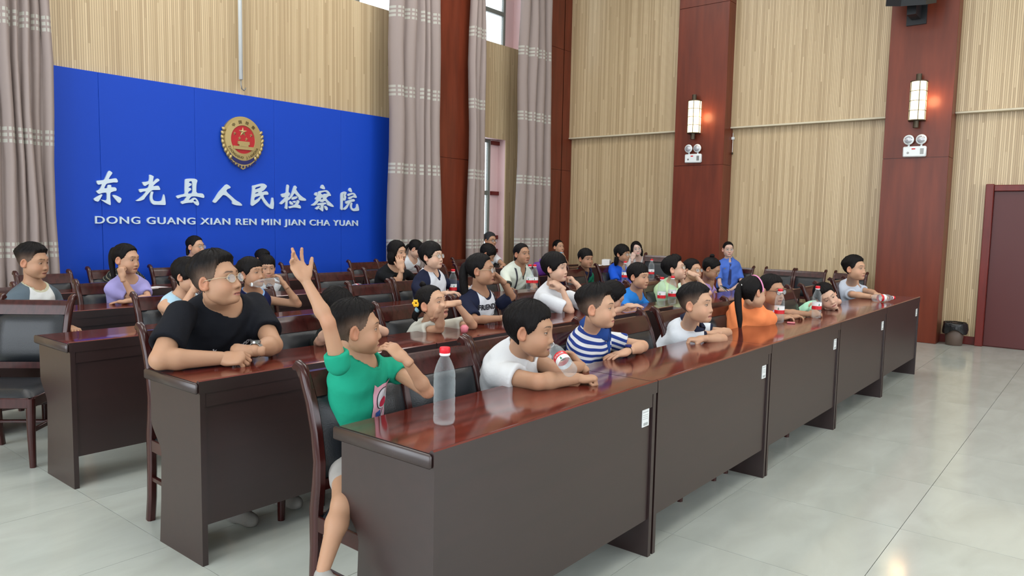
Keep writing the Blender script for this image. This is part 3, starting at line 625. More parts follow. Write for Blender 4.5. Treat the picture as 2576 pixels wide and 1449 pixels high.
# ================================================================ CHAIRS
CW = .45; CHH = .93
def make_chair():
    r = empty('conference_chair')
    # rear stile/leg, S-curved, local frame: sitter faces -Y
    path = [(.235, 0), (.215, .12), (.205, .28), (.205, .42), (.190, .52), (.185, .60), (.200, .70), (.228, .80), (.262, .88), (.285, .915), (.305, .925), (.318, .912)]
    wd = [.020, .020, .022, .026, .024, .020, .019, .019, .019, .019, .017, .010]
    for sx in (-1, 1):
        L_, R_ = [], []
        for i, (y, z) in enumerate(path):
            a = np.array(path[max(i - 1, 0)]); b = np.array(path[min(i + 1, len(path) - 1)]); t = (b - a) / np.linalg.norm(b - a); nn = np.array([t[1], -t[0]])
            L_.append(tuple(np.array([y, z]) - nn * wd[i])); R_.append(tuple(np.array([y, z]) + nn * wd[i]))
        x0 = sx * (CW / 2 - .018); poly = L_ + R_[::-1]; mb = MB(); n = len(path)
        for i in range(n - 1):
            q = [L_[i], L_[i + 1], R_[i + 1], R_[i]]
            b0 = len(mb.v)
        t = .017; V = []
        for i in range(n):
            for (yy, zz), bx in ((L_[i], t), (R_[i], t)):
                pass
        rings = []
        for i in range(n):
            l, q = np.array(L_[i]), np.array(R_[i]); m1 = l * .82 + q * .18; m2 = l * .18 + q * .82
            rings.append([(x0 - t * .6, *l), (x0 + t * .6, *l), (x0 + t, *m1), (x0 + t, *m2), (x0 + t * .6, *q), (x0 - t * .6, *q), (x0 - t, *m2), (x0 - t, *m1)])
        for rg in rings: mb.v += [tuple(map(float, p)) for p in rg]
        for i in range(n - 1):
            for k in range(8): a = i * 8 + k; b = i * 8 + (k + 1) % 8; mb.f.append((a, b, b + 8, a + 8)); mb.m.append(0)
        mb.f.append(tuple(range(8))[::-1]); mb.m.append(0); mb.f.append(tuple(range((n - 1) * 8, n * 8))); mb.m.append(0)
        auto_smooth(mb.build('rear_leg', M_wooddark, r), 45)
        fl_ = [(-.20, 0), (-.205, .2), (-.20, .40)]
        mb = MB(); mb.tube([(x0, y, z) for y, z in fl_], [.017, .022, .026], 8); auto_smooth(mb.build('front_leg', M_wooddark, r), 50)
        auto_smooth(MB().box(x0 - .012, x0 + .012, -.20, .20, .345, .405, bev=.004).build('seat_rail', M_wooddark, r))
        auto_smooth(MB().box(x0 - .009, x0 + .009, -.20, .205, .20, .225, bev=.004).build('stretcher', M_wooddark, r))
    auto_smooth(MB().box(-CW / 2 + .02, CW / 2 - .02, -.225, -.20, .345, .405, bev=.005).build('seat_rail', M_wooddark, r))
    auto_smooth(MB().box(-CW / 2 + .02, CW / 2 - .02, .19, .215, .345, .405, bev=.005).build('seat_rail', M_wooddark, r))
    auto_smooth(MB().box(-CW / 2 + .02, CW / 2 - .02, -.01, .01, .205, .222, bev=.003).build('stretcher', M_wooddark, r))
    # seat cushion
    mb = MB(); n = 14; V = []; 
    for j in range(n + 1):
        for i in range(n + 1):
            u, v = -1 + 2 * i / n, -1 + 2 * j / n; e = (1 - u ** 6) * (1 - v ** 6); V.append((u * (CW / 2 - .012), -.012 + v * .20, .405 + .052 * e ** .5 - .012 * (1 - u * u) * (1 - v * v)))
    for j in range(n):
        for i in range(n): a = j * (n + 1) + i; mb.f.append((a, a + 1, a + n + 2, a + n + 1)); mb.m.append(0)
    mb.v = V; bt = [(x, y, .400) for x, y, z in V]; k0 = len(V); mb.v = V + bt
    mb.f += [(a + k0, a + n + 1 + k0, a + n + 2 + k0, a + 1 + k0) for j in range(n) for a in [j * (n + 1) + i for i in range(n)]]; mb.m = [0] * len(mb.f)
    mb.build('seat', M_leather, r, smooth=True)
    # back pad between the stiles and curved crest rail
    yb = lambda z: float(np.interp(z, [.46, .52, .60, .70, .80, .88, .915], [.188, .182, .180, .193, .222, .256, .278]))
    def slab(nm, z0, z1, thick, x_, m, puff=0, nz=10, nx=10, bow=.0, ov=0.0):
        V = []; F = []
        for s_ in (0, 1):
            for j in range(nz + 1):
                for i in range(nx + 1):
                    u = -1 + 2 * i / nx; v = -1 + 2 * j / nz; z = z0 + (z1 - z0) * j / nz; e = max(0, (1 - u ** 8) * (1 - v ** 8)) ** .5
                    y = yb(z) + (thick + puff * e) * (1 if s_ else -1) * (1 if not puff else 1) + bow * (1 - u * u) + ov
                    if m is M_leather and abs(u) == 1 or (m is M_leather and abs(v) == 1): y = yb(z) + bow * (1 - u * u) + (.004 if s_ else -.004)
                    V.append((u * x_, y, z))
        N_ = (nx + 1) * (nz + 1)
        for j in range(nz):
            for i in range(nx):
                a = j * (nx + 1) + i; F.append((a, a + 1, a + nx + 2, a + nx + 1)); F.append((a + N_, a + nx + 1 + N_, a + nx + 2 + N_, a + 1 + N_))
        for i in range(nx): F.append((i + 1, i, i + N_, i + 1 + N_)); a = nz * (nx + 1) + i; F.append((a, a + 1, a + 1 + N_, a + N_))
        for j in range(nz): a = j * (nx + 1); F.append((a, a + nx + 1, a + nx + 1 + N_, a + N_)); a += nx; F.append((a + nx + 1, a, a + N_, a + nx + 1 + N_))
        o = newmesh(nm, V, F, m, r); auto_smooth(o, 40); return o
    xi = CW / 2 - .036
    slab('backrest', .535, .828, .010, xi, M_leather, .022)
    slab('crest_rail', .822, .905, .012, xi + .004, M_wooddark)
    slab('back_rail', .495, .535, .010, xi + .004, M_wooddark, nz=2)
    return r
chair0 = make_chair(); chair_used = False
def chair(x, y, rz, label, group='leather conference chairs', s=1.0):
    """x, y: centre of the seat"""
    global chair_used
    c = copy_tree(chair0) if chair_used else chair0; chair_used = True
    c.location = (x, y, 0); c.rotation_euler = (0, 0, rz); tag(c, label, 'chair', group)
    c.scale = (s, s, s * .978)
    return c
OFF = .29
ch = [
 (1.715, 2.17, 'leather backed wooden chair at the left end of the front row'),
 (2.12, 2.17, 'leather backed wooden chair empty beside the boy with the raised hand'),
 (2.60, 2.20, 'leather backed wooden chair behind the boy drinking in the white shirt'),
 (3.03, 2.20, 'leather backed wooden chair behind the boy in the striped polo'),
 (3.64, 2.15, 'leather backed wooden chair empty right of the boy in the striped polo'),
 (4.22, 2.15, 'leather backed wooden chair behind the boy in the white polo with navy collar'),
 (4.80, 2.15, 'leather backed wooden chair between the white polo boy and the orange shirt girl'),
 (5.62, 2.20, 'leather backed wooden chair behind the boy in glasses next to the orange shirt girl'),
 (6.25, 2.20, 'leather backed wooden chair empty left of the boy resting his head'),
 (6.92, 2.16, 'leather backed wooden chair under the boy in mint green resting his head'),
 (7.95, 2.2, 'leather backed wooden chair under the boy at the right end of the front row'),
 (1.74, 3.45, 'leather backed wooden chair behind the man in the black shirt'),
 (2.38, 3.45, 'leather backed wooden chair right of the man in the black shirt'),
 (3.14, 3.45, 'leather backed wooden chair behind the girl with the yellow flower clip'),
 (3.78, 3.45, 'leather backed wooden chair behind the girl in the navy raglan shirt with glasses'),
 (4.45, 3.45, 'leather backed wooden chair behind the child in white holding both cheeks'),
 (5.02, 3.35, 'leather backed wooden chair left of the boy in bright blue'),
 (5.52, 3.35, 'leather backed wooden chair behind the boy in bright blue'),
 (6.12, 3.35, 'leather backed wooden chair behind the boy in lime green'),
 (6.78, 3.5, 'leather backed wooden chair behind the half hidden boy with glasses'),
 (7.25, 3.5, 'leather backed wooden chair behind the girl in lilac with a hair bun'),
 (2.33, 4.86, 'leather backed wooden chair behind the child in the light blue vest'),
 (2.92, 4.86, 'leather backed wooden chair behind the boy in the navy tank top'),
 (3.93, 4.72, 'leather backed wooden chair empty below the lying bottle'),
 (4.45, 4.78, 'leather backed wooden chair behind the tall boy in the navy raglan shirt'),
 (5.3, 4.75, 'leather backed wooden chair in the third row right of the tall raglan boy'),
 (6.42, 5.1, 'leather backed wooden chair behind the woman in the cream V neck'),
 (6.95, 4.8, 'leather backed wooden chair left of the boy in the green polo'),
 (7.35, 5.0, 'leather backed wooden chair under the boy in the green polo'),
 (7.98, 5.0, 'leather backed wooden chair under the girl in the royal blue shirt'),
 (1.62, 6.05, 'leather backed wooden chair behind the boy in the grey and white raglan shirt'),
 (2.44, 6.06, 'leather backed wooden chair behind the girl in lilac touching her ear'),
 (3.12, 5.95, 'leather backed wooden chair in the fourth row right of the lilac girl'),
 (3.84, 6.10, 'leather backed wooden chair behind the boy in white in the fourth row'),
 (4.50, 5.95, 'leather backed wooden chair empty in the fourth row behind the lying bottle'),
 (5.10, 5.95, 'leather backed wooden chair under the woman in black'),
 (5.85, 5.95, 'leather backed wooden chair right of the woman in black'),
 (6.45, 5.95, 'leather backed wooden chair in the fourth row before the bowed woman'),
 (6.85, 6.35, 'leather backed wooden chair behind the bowed dark haired girl'),
 (2.38, 7.15, 'leather backed wooden chair in front of the left curtain in the back row'),
 (3.05, 7.42, 'leather backed wooden chair in the back row under the patterned shirt'),
 (3.62, 7.42, 'leather backed wooden chair under the woman in lilac in the back row'),
 (4.28, 7.42, 'leather backed wooden chair in the back row behind the black haired head'),
 (4.90, 7.1, 'leather backed wooden chair empty against the blue panel behind the raised hand'),
 (5.82, 7.1, 'leather backed wooden chair empty against the right part of the blue panel'),
 (6.25, 7.1, 'leather backed wooden chair empty left of the woman in white looking down'),
 (6.75, 7.4, 'leather backed wooden chair behind the woman in white in the back row'),
 (7.45, 6.95, 'leather backed wooden chair empty in front of the wooden column'),
]
for x, y, lb in ch: chair(x, y - OFF, random.uniform(-.04, .04), lb)
bc = ond(97, 745, 4.50)
chair(bc[0] - .77 * .27, bc[1] - .63 * .27, math.radians(-46), 'leather backed wooden chair turned towards the aisle at the far left')
for y, x, lb in ((3.61, 10.02, 'leather backed chair by the right wall, first right of the uniformed woman'), (3.19, 10.0, 'leather backed chair by the right wall in the middle of three'), (2.68, 10.0, 'leather backed chair against the right wall behind the boy in the white shirt'),
                 (4.17, 10.0, 'leather backed chair against the right wall under the woman in uniform'), (6.0, 10.1, 'leather backed chair in the back corner under the woman in the white jacket')):
    chair(x, y, math.radians(-90), lb, s=.93)
chair(9.5, 5.15, math.radians(-80), 'wide dark padded chair beside the left wooden column of the right wall', s=1.08)
chair(9.75, 7.2, math.radians(-30), 'leather backed chair under the woman with the lowered mask in the corner')
chair(8.3, 7.0, 0, 'leather backed chair under the man in glasses by the window')
# ================================================================ BOTTLES AND SMALL THINGS
def bottle_parts(r, openb=False, s=1.0):
    prof = [(0, .004), (.018, .0), (.029, .004), (.0315, .012), (.0315, .022), (.0295, .030), (.0315, .036), (.0315, .052), (.0298, .058), (.0315, .064), (.0315, .078), (.030, .083), (.0315, .088), (.0315, .128), (.0300, .133), (.0315, .138), (.0305, .150), (.026, .168), (.0185, .186), (.013, .196), (.0125, .203)]
    mb = MB().lathe([(a, b) for a, b in prof], 28, cap=False); mb.build('bottle_body', M_clearplastic, r, smooth=True)
    mb = MB().lathe([(.0135, .200), (.0155, .202), (.0155, .206), (.0135, .208)], 20, cap=False); mb.build('neck_ring', M_label, r, smooth=True)
    MB().lathe([(.0120, .203), (.0120, .219), (.0108, .221)], 20, cap=False).build('thread', M_clearplastic, r, smooth=True)
    if not openb:
        mb = MB(); n = 32; pr_ = [(.0140, .207), (.0150, .2085), (.0150, .2215), (.0140, .2245), (0, .2248)]
        for i, (a, z) in enumerate(pr_):
            for k in range(n): an = 2 * math.pi * k / n; rr = a * (1 + (.03 * (-1) ** k if i in (1, 2) else 0)); mb.v.append((rr * math.cos(an), rr * math.sin(an), z))
        for i in range(4):
            for k in range(n): a = i * n + k; b = i * n + (k + 1) % n; mb.f.append((a, b, b + n, a + n)); mb.m.append(0)
        mb.build('cap', M_capred, r, smooth=True)
def label_parts(r, rot=0.0, text=False, flip=False):
    R = .0322; za, zb, zc, zd, zt, zm = (.062, .086, .0865, .112, .068, .0895) if not flip else (.088, .112, .0625, .0875, .094, .066)
    MB().lathe([(R, za), (R, zb)], 28, cap=False).build('label_band', M_labelred, r, smooth=True)
    MB().lathe([(R, zc), (R, zd)], 28, cap=False).build('label', M_label, r, smooth=True)
    if True:
        V = []; n = 6
        for (a, z) in ((-.16, zm), (.16, zm), (.0, zm + .018)): V.append(((R + .0004) * math.cos(a + rot), (R + .0004) * math.sin(a + rot), z))
        newmesh('leaf_mark', V, [(0, 1, 2)], M_labelgreen, r)
    if text:
        me = text_mesh('农夫山泉', .0125, 'print', M_label, .0, .0003, 1, 'CENTER')
        for v in me.vertices:
            a = rot + v.co.x / R; z = zt + v.co.y; v.co = ((R + .0004) * math.cos(a), (R + .0004) * math.sin(a), z)
        o = bpy.data.objects.new('label_print', me); COL.objects.link(o); o.parent = r
def bottle(px, py, z, label, h=None, lab=True, rot=None, pos=None, text=False, s=1.05, openb=False, flip=False):
    p = onz(px, py, z) if pos is None else pos; r = empty('water_bottle', p); bottle_parts(r, openb)
    if rot is None: rot = math.atan2(-p[1], -p[0]) + random.uniform(-.5, .5)
    if lab: label_parts(r, rot, text, flip)
    r.scale = (s, s, s); tag(r, label, 'bottle', 'bottles of drinking water'); return r
b = bottle(1117, 1066, DH + .001, 'clear unlabelled water bottle with red cap standing on the front desk', lab=False, s=1.13)
B1 = [(1959, 812, 'labelled water bottle standing beside the orange shirt girl', 1), (2053, 800, 'labelled water bottle gripped by the boy in glasses', 1),
      (1663, 770, 'left of two labelled bottles in front of the boy in lime green', 2), (1690, 765, 'right of two labelled bottles in front of the boy in lime green', 2),
      (1139, 750, 'labelled water bottle in front of the tall raglan boy', 3), (1332, 729, 'left of two touching bottles before the woman in cream', 3), (1344, 729, 'right of two touching bottles before the woman in cream', 3),
      (1571, 713, 'labelled water bottle in front of the girl in royal blue', 3), ]
for px, py, lb, rw in B1: bottle(px, py, DH + .001, lb, s=1.05 if rw < 3 else 1.1)
bottle(0, 0, 0, 'labelled water bottle behind the boy in bright blue', pos=np.array([7.86, 4.28, DH + .001]), s=1.1)
# bottle lying on the third-row desk
p = ony(890, 722, 5.5); p = onz(890, 722, DH + .036); r = bottle(0, 0, 0, 'labelled water bottle lying on its side on the desk behind an empty chair', pos=p, rot=-1.2)
r.rotation_euler = (math.radians(90), 0, math.radians(-62)); r.location = tuple(onz(905, 721, DH + .036))
# bottle held at the right end of the front row
r = bottle(0, 0, 0, 'labelled water bottle lying under the hands of the boy at the right end', pos=onz(2195, 752, DH + .036), rot=-.5); r.rotation_euler = (0, math.radians(90), math.radians(-32)); r.location = tuple(onz(2198, 750, DH + .036))
# papers and odds
def slip(px, py, z, w_, d_, label, m, cat='paper', rz=.3):
    p = onz(px, py, z); r = empty('paper_slip', p, rz); auto_smooth(MB().box(-w_ / 2, w_ / 2, -d_ / 2, d_ / 2, 0, .003).build('sheet', m, r)); tag(r, label, cat)
slip(388, 724, DH + .003, .20, .16, 'white paper pad on the back row desk left of the woman in lilac', M_paper)
M_pink = mat('pink', (.62, .18, .22), .5)
slip(1990, 812, DH + .002, .07, .05, 'small pink slip on the front desk by the labelled bottle', M_pink)
p = onz(1168, 836, DH + .001); o = MB().lathe([(0, 0), (.02, 0), (.026, .03), (.012, .045), (0, .04)], 8).build('pink_tissue', M_pink, smooth=True, loc=p); tag(o, 'crumpled pink tissue on the second row desk behind the chair post', 'tissue')
p = np.array([9.85, 6.15, DH + .001])
r = empty('tissue_box', p, .4); auto_smooth(MB().box(-.09, .09, -.06, .06, 0, .10, bev=.006).build('carton', M_label, r)); MB().box(-.04, .04, -.0612, -.06, .02, .07).build('print', M_grey, r); tag(r, 'white printed carton on the corner desk near the slatted wall', 'carton')
p = np.array([9.50, 6.05, DH + .001]); r = empty('small_box', p, .2); auto_smooth(MB().box(-.06, .06, -.04, .04, 0, .03, bev=.004).build('box_body', M_label, r)); tag(r, 'small flat white box left of the girl in royal blue', 'box')
# purple school bag hanging on a chair back
p = np.array([7.28, 5.47, DH + .10]); r = empty('school_bag', p); auto_smooth(MB().box(-.13, .13, -.07, .07, -.10, .07, bev=.035).build('bag_body', mat('purple_bag', (.10, .02, .22), .6), r), 60)
MB().tube([(-.05, 0, .06), (-.04, 0, .10), (.04, 0, .10), (.05, 0, .06)], .009, 8).build('bag_handle', MATS['purple_bag'], r, smooth=True); tag(r, 'purple school bag between the cream V neck woman and the child holding cheeks', 'bag')
# ================================================================ PEOPLE ENGINE
M_skin = mat('skin', rough=0.52, spec=0.35, vcol=True, sss=0.12)
M_hair = mat('hair', rough=0.55, spec=0.13, vcol=True, bump=(160, .35, (1, 1, .35)))
M_cloth = mat('cloth', rough=0.85, spec=0.15, vcol=True, bump=(26, .35), var=(9., .06, (1, 1, 1)))
M_eye = mat('eye', rough=0.12, spec=0.6, vcol=True)
def shirt_mat(col, sleeve=None, collar=None, cuff=None, stripe=None, sh_=None):
    m = mat('shirt_cloth', col, rough=0.85, spec=0.15, bump=(26, .35)); nt, N, L, b = nodes(m)
    cur = None
    def mixc(a, c2, fac):
        mx = N.new('ShaderNodeMix'); mx.data_type = 'RGBA'
        if a is None: mx.inputs[6].default_value = lin(col)
        else: L.new(a, mx.inputs[6])
        mx.inputs[7].default_value = lin(c2); L.new(fac, mx.inputs[0]); return mx.outputs[2]
    def att(nm): a = N.new('ShaderNodeAttribute'); a.attribute_name = nm; return a.outputs['Fac']
    def soft(nm): 
        r = N.new('ShaderNodeMapRange'); r.inputs[1].default_value = -.0008; r.inputs[2].default_value = .0008; L.new(att(nm), r.inputs[0]); return r.outputs[0]
    if stripe is not None:
        fr = math_node(nt, 'FRACT', math_node(nt, 'DIVIDE', att('par'), stripe[1])); fac = math_node(nt, 'LESS_THAN', fr, stripe[2]); cur = mixc(cur, stripe[0], fac)
    if sleeve is not None: cur = mixc(cur, sleeve, soft('ms'))
    if collar is not None: cur = mixc(cur, collar, soft('mc'))
    if cuff is not None: cur = mixc(cur, cuff, soft('mf'))
    n = N.new('ShaderNodeTexNoise'); n.inputs['Scale'].default_value = 7; tc = N.new('ShaderNodeTexCoord'); L.new(tc.outputs['Object'], n.inputs[0])
    mr = N.new('ShaderNodeMapRange'); mr.inputs[1].default_value = .3; mr.inputs[2].default_value = .7; mr.inputs[3].default_value = .93; mr.inputs[4].default_value = 1.05; L.new(n.outputs[0], mr.inputs[0])
    sc = N.new('ShaderNodeVectorMath'); sc.operation = 'SCALE'; L.new(mr.outputs[0], sc.inputs['Scale'])
    if cur is None: sc.inputs[0].default_value = lin(col)[:3]
    else: L.new(cur, sc.inputs[0])
    L.new(sc.outputs[0], b.inputs['Base Color']); return m
def fattr(o, nm, vals):
    a = o.data.attributes.new(nm, 'FLOAT', 'POINT'); a.data.foreach_set('value', np.asarray(vals, np.float32))
def n3(v): v = np.array(v, float); return v / (np.linalg.norm(v) + 1e-12)
class Field:
    def __init__(s, lo, hi, h):
        s.lo = np.array(lo, float); s.h = h; s.n = np.maximum(np.ceil((np.array(hi) - s.lo) / h).astype(int) + 1, 4)
        s.v = np.full(s.n, 0.3, np.float32); s.prims = []
    def block(s, lo, hi):
        a = np.clip(np.floor((np.array(lo) - s.lo) / s.h).astype(int), 0, s.n); b = np.clip(np.ceil((np.array(hi) - s.lo) / s.h).astype(int) + 1, 0, s.n)
        if np.any(b <= a): return None, None
        ax = [(s.lo[i] + s.h * np.arange(a[i], b[i])).astype(np.float32) for i in range(3)]
        G = np.stack(np.meshgrid(*ax, indexing='ij'), -1); return tuple(slice(a[i], b[i]) for i in range(3)), G
    def add(s, fn, lo, hi, k=.02, op='u'):
        pad = k + 3 * s.h; sl, G = s.block(np.array(lo) - pad, np.array(hi) + pad)
        if sl is None: return
        d = fn(G).astype(np.float32); v = s.v[sl]
        if op == 'u':
            hh = np.maximum(k - np.abs(v - d), 0) / max(k, 1e-6); s.v[sl] = np.minimum(v, d) - hh * hh * k * .25
        else:
            d = -d; hh = np.maximum(k - np.abs(v - d), 0) / max(k, 1e-6); s.v[sl] = np.maximum(v, d) + hh * hh * k * .25
    def mesh(s):
        v = s.v; v[0] = v[-1] = .3; v[:, 0] = v[:, -1] = .3; v[:, :, 0] = v[:, :, -1] = .3
        ins = v < 0; n = np.array(v.shape)
        c = np.zeros(n - 1, np.int8)
        for dx in (0, 1):
            for dy in (0, 1):
                for dz in (0, 1): c += ins[dx:n[0] - 1 + dx, dy:n[1] - 1 + dy, dz:n[2] - 1 + dz]
        act = (c > 0) & (c < 8); ci = np.argwhere(act)
        if not len(ci): return np.zeros((0, 3)), []
        idx = np.full(act.shape, -1, np.int64); idx[act] = np.arange(len(ci))
        acc = np.zeros((len(ci), 3)); cnt = np.zeros(len(ci))
        for ax in range(3):
            o1, o2 = [a for a in range(3) if a != ax]
            for p in (0, 1):
                for q in (0, 1):
                    off = np.zeros(3, int); off[o1] = p; off[o2] = q; e = np.zeros(3, int); e[ax] = 1
                    a = ci + off; b = a + e; va = v[a[:, 0], a[:, 1], a[:, 2]]; vb = v[b[:, 0], b[:, 1], b[:, 2]]; m = (va < 0) != (vb < 0)
                    t = np.where(m, va / np.where(m, va - vb, 1), 0); P = off + t[:, None] * e; acc[m] += P[m]; cnt[m] += 1
        V = (ci + acc / np.maximum(cnt, 1)[:, None]) * s.h + s.lo
        F = []
        for ax in range(3):
            o1, o2 = (ax + 1) % 3, (ax + 2) % 3; sa = [slice(None)] * 3; sb = [slice(None)] * 3; sa[ax] = slice(0, -1); sb[ax] = slice(1, None)
            A, B = ins[tuple(sa)], ins[tuple(sb)]; ed = np.argwhere(A != B); ed = ed[(ed[:, o1] > 0) & (ed[:, o2] > 0)]
            if not len(ed): continue
            fl = A[ed[:, 0], ed[:, 1], ed[:, 2]]
            def I(d1, d2): q = ed.copy(); q[:, o1] -= d1; q[:, o2] -= d2; return idx[q[:, 0], q[:, 1], q[:, 2]]
            Q = np.stack([I(0, 0), I(1, 0), I(1, 1), I(0, 1)], 1); Q[~fl] = Q[~fl][:, ::-1]; F.append(Q)
        F = np.concatenate(F); F = F[(F >= 0).all(1)]
        return V, F
def smooth_mesh(V, F, it=2, lam=.5):
    if not len(V): return V
    E_ = np.concatenate([F[:, [0, 1]], F[:, [1, 2]], F[:, [2, 3]], F[:, [3, 0]]]); cnt = np.bincount(E_[:, 0], minlength=len(V)) + np.bincount(E_[:, 1], minlength=len(V)); cnt = np.maximum(cnt, 1)[:, None]
    for k in range(it):
        acc = np.stack([np.bincount(E_[:, 0], V[E_[:, 1], i], len(V)) + np.bincount(E_[:, 1], V[E_[:, 0], i], len(V)) for i in range(3)], 1); V = V + lam * (acc / cnt - V)
    return V
def f_cone(A, B, r1, r2):
    A = np.array(A, float); B = np.array(B, float); ab = B - A; L2 = ab @ ab + 1e-12
    def fn(P): pa = P - A; t = np.clip(pa @ ab / L2, 0, 1); return np.linalg.norm(pa - t[..., None] * ab, axis=-1) - (r1 + (r2 - r1) * t)
    r = max(r1, r2); return fn, np.minimum(A, B) - r, np.maximum(A, B) + r
def f_ell(C, R, axes=None):
    C = np.array(C, float); R = np.array(R, float); Ax = np.eye(3) if axes is None else np.array(axes)
    def fn(P): q = (P - C) @ Ax.T; k0 = np.linalg.norm(q / R, axis=-1); k1 = np.linalg.norm(q / R ** 2, axis=-1); return k0 * (k0 - 1) / (k1 + 1e-9)
    m = R.max(); return fn, C - m, C + m
def sm(a, b, k): h = np.maximum(k - np.abs(a - b), 0) / k; return np.minimum(a, b) - h * h * k * .25
def smx(a, b, k): h = np.maximum(k - np.abs(a - b), 0) / k; return np.maximum(a, b) + h * h * k * .25
def sstep(a, b, x): t = np.clip((x - a) / (b - a), 0, 1); return t * t * (3 - 2 * t)
# ---------------------------------------------------------------- head surface (local: x right, y forward, z up; chin -.11, crown +.115)
def head_sdf(P, kind, mouth):
    child = kind == 'c'; ch = 1.0 if child else 0.0; W = 1.0 if kind != 'w' else .96
    X = np.abs(P[..., 0:1]); S = np.concatenate([X, P[..., 1:]], -1)
    def E(c, r): return f_ell(c, r)[0](S)
    def C(a, b, r1, r2): return f_cone(a, b, r1, r2)[0](S)
    d = E((0, -.014, .032), (.076 * W, .096, .084)); d = sm(d, E((0, .026, -.026), (.063 * W, .064, .080)), .03)
    d = sm(d, E((0, .030, -.066), (.046 * W + ch * .003, .047, .040 - ch * .002)), .03)
    d = sm(d, E((.046 * W, .004, -.052), (.018, .028, .030)), .03)
    d = sm(d, E((0, .070, -.092), (.020, .018, .015)), .025)
    d = sm(d, E((.036, .050, -.038 - ch * .004), (.026 + ch * .003, .030, .030 + ch * .002)), .02)
    d = sm(d, C((0, .082, .026), (.034, .070, .026), .012, .012), .02)
    d = smx(d, -E((.031, .106, .000), (.021, .022, .013)), .012)
    nz = .008 * ch
    d = sm(d, C((0, .082, .010), (0, .100 - nz, -.036), .008, .0095), .012)
    d = sm(d, C((0, .100 - nz, -.038), (.012, .090 - nz * .6, -.041), .0105, .0085), .008)
    mo = .004 * mouth
    d = sm(d, E((0, .080, -.066 + mo * .3), (.023, .014, .0065)), .008); d = sm(d, E((0, .079, -.077 - mo), (.019, .013, .0070)), .008)
    d = smx(d, -E((0, .096, -.0712 - mo * .3), (.021, .010, .0016 + mo)), .004)
    return d
HC = {}
def head_mesh(kind, mouth, lod):
    key = (kind, mouth, lod)
    if key in HC: return HC[key]
    na, ne = [(150, 112), (110, 80), (72, 52)][lod]
    u = np.linspace(0, 1, na, endpoint=False); az = 2 * math.pi * (u - .5); az = az - .62 * np.sin(az)
    w_ = np.linspace(-1, 1, ne); el = (w_ * .80 + .20 * w_ ** 3) * math.radians(89.0) - 0.16 * (1 - w_ ** 2)
    A, El = np.meshgrid(az, el); D = np.stack([np.sin(A) * np.cos(El), np.cos(A) * np.cos(El), np.sin(El)], -1).reshape(-1, 3); O = np.array([0, 0, -.01])
    lo = np.full(len(D), .02); hi = np.full(len(D), .17)
    for _ in range(13):
        m = (lo + hi) / 2; s = head_sdf(O + D * m[:, None], kind, mouth); lo = np.where(s < 0, m, lo); hi = np.where(s < 0, hi, m)
    V = O + D * ((lo + hi) / 2)[:, None]
    F = []
    I = np.arange(ne * na).reshape(ne, na)
    a = I[:-1]; b = np.roll(I, -1, 1)[:-1]; c = np.roll(I, -1, 1)[1:]; d = I[1:]
    F = np.stack([a, b, c, d], -1).reshape(-1, 4)[:, ::-1]
    HC[key] = (V, F, az, el, na, ne); return HC[key]
def head_r(Dv, kind):
    O = np.array([0, 0, -.01]); lo = np.full(len(Dv), .02); hi = np.full(len(Dv), .17)
    for _ in range(11):
        m = (lo + hi) / 2; s = head_sdf(O + Dv * m[:, None], kind, 0); lo = np.where(s < 0, m, lo); hi = np.where(s < 0, hi, m)
    return (lo + hi) / 2
def ear_mesh(sgn, h):
    key = ('ear', sgn, h)
    if key in HC: return HC[key]
    ax = np.array([[math.cos(.42), math.sin(.42) , 0], [-math.sin(.42), math.cos(.42), -.18], [0, .18, 1]]); ax = np.array([n3(a) for a in ax]); 
    f = Field((.045, -.050, -.055), (.110, .040, .050), h); c = np.array([.080, -.012, -.006])
    f.add(*f_ell(c, (.0085, .0190, .0310), ax), k=.003)
    f.add(*f_cone((.070, -.002, -.028), (.080, -.006, -.030), .007, .0075), k=.010)
    f.add(*f_cone((.068, -.004, -.005), (.078, -.010, -.004), .012, .010), k=.010)
    f.add(*f_ell(c + ax[0] * .0075 + np.array([.0, .0035, .003]), (.0095, .0120, .0200), ax), k=.004, op='s')
    V, F = f.mesh(); V = V.copy()
    if sgn < 0: V[:, 0] *= -1; F = F[:, ::-1]
    HC[key] = (V, F); return HC[key]
SK = {'a': (0.47, 0.275, 0.175), 'b': (0.385, 0.215, 0.130), 'c': (0.55, 0.35, 0.25), 'd': (0.34, 0.185, 0.112)}
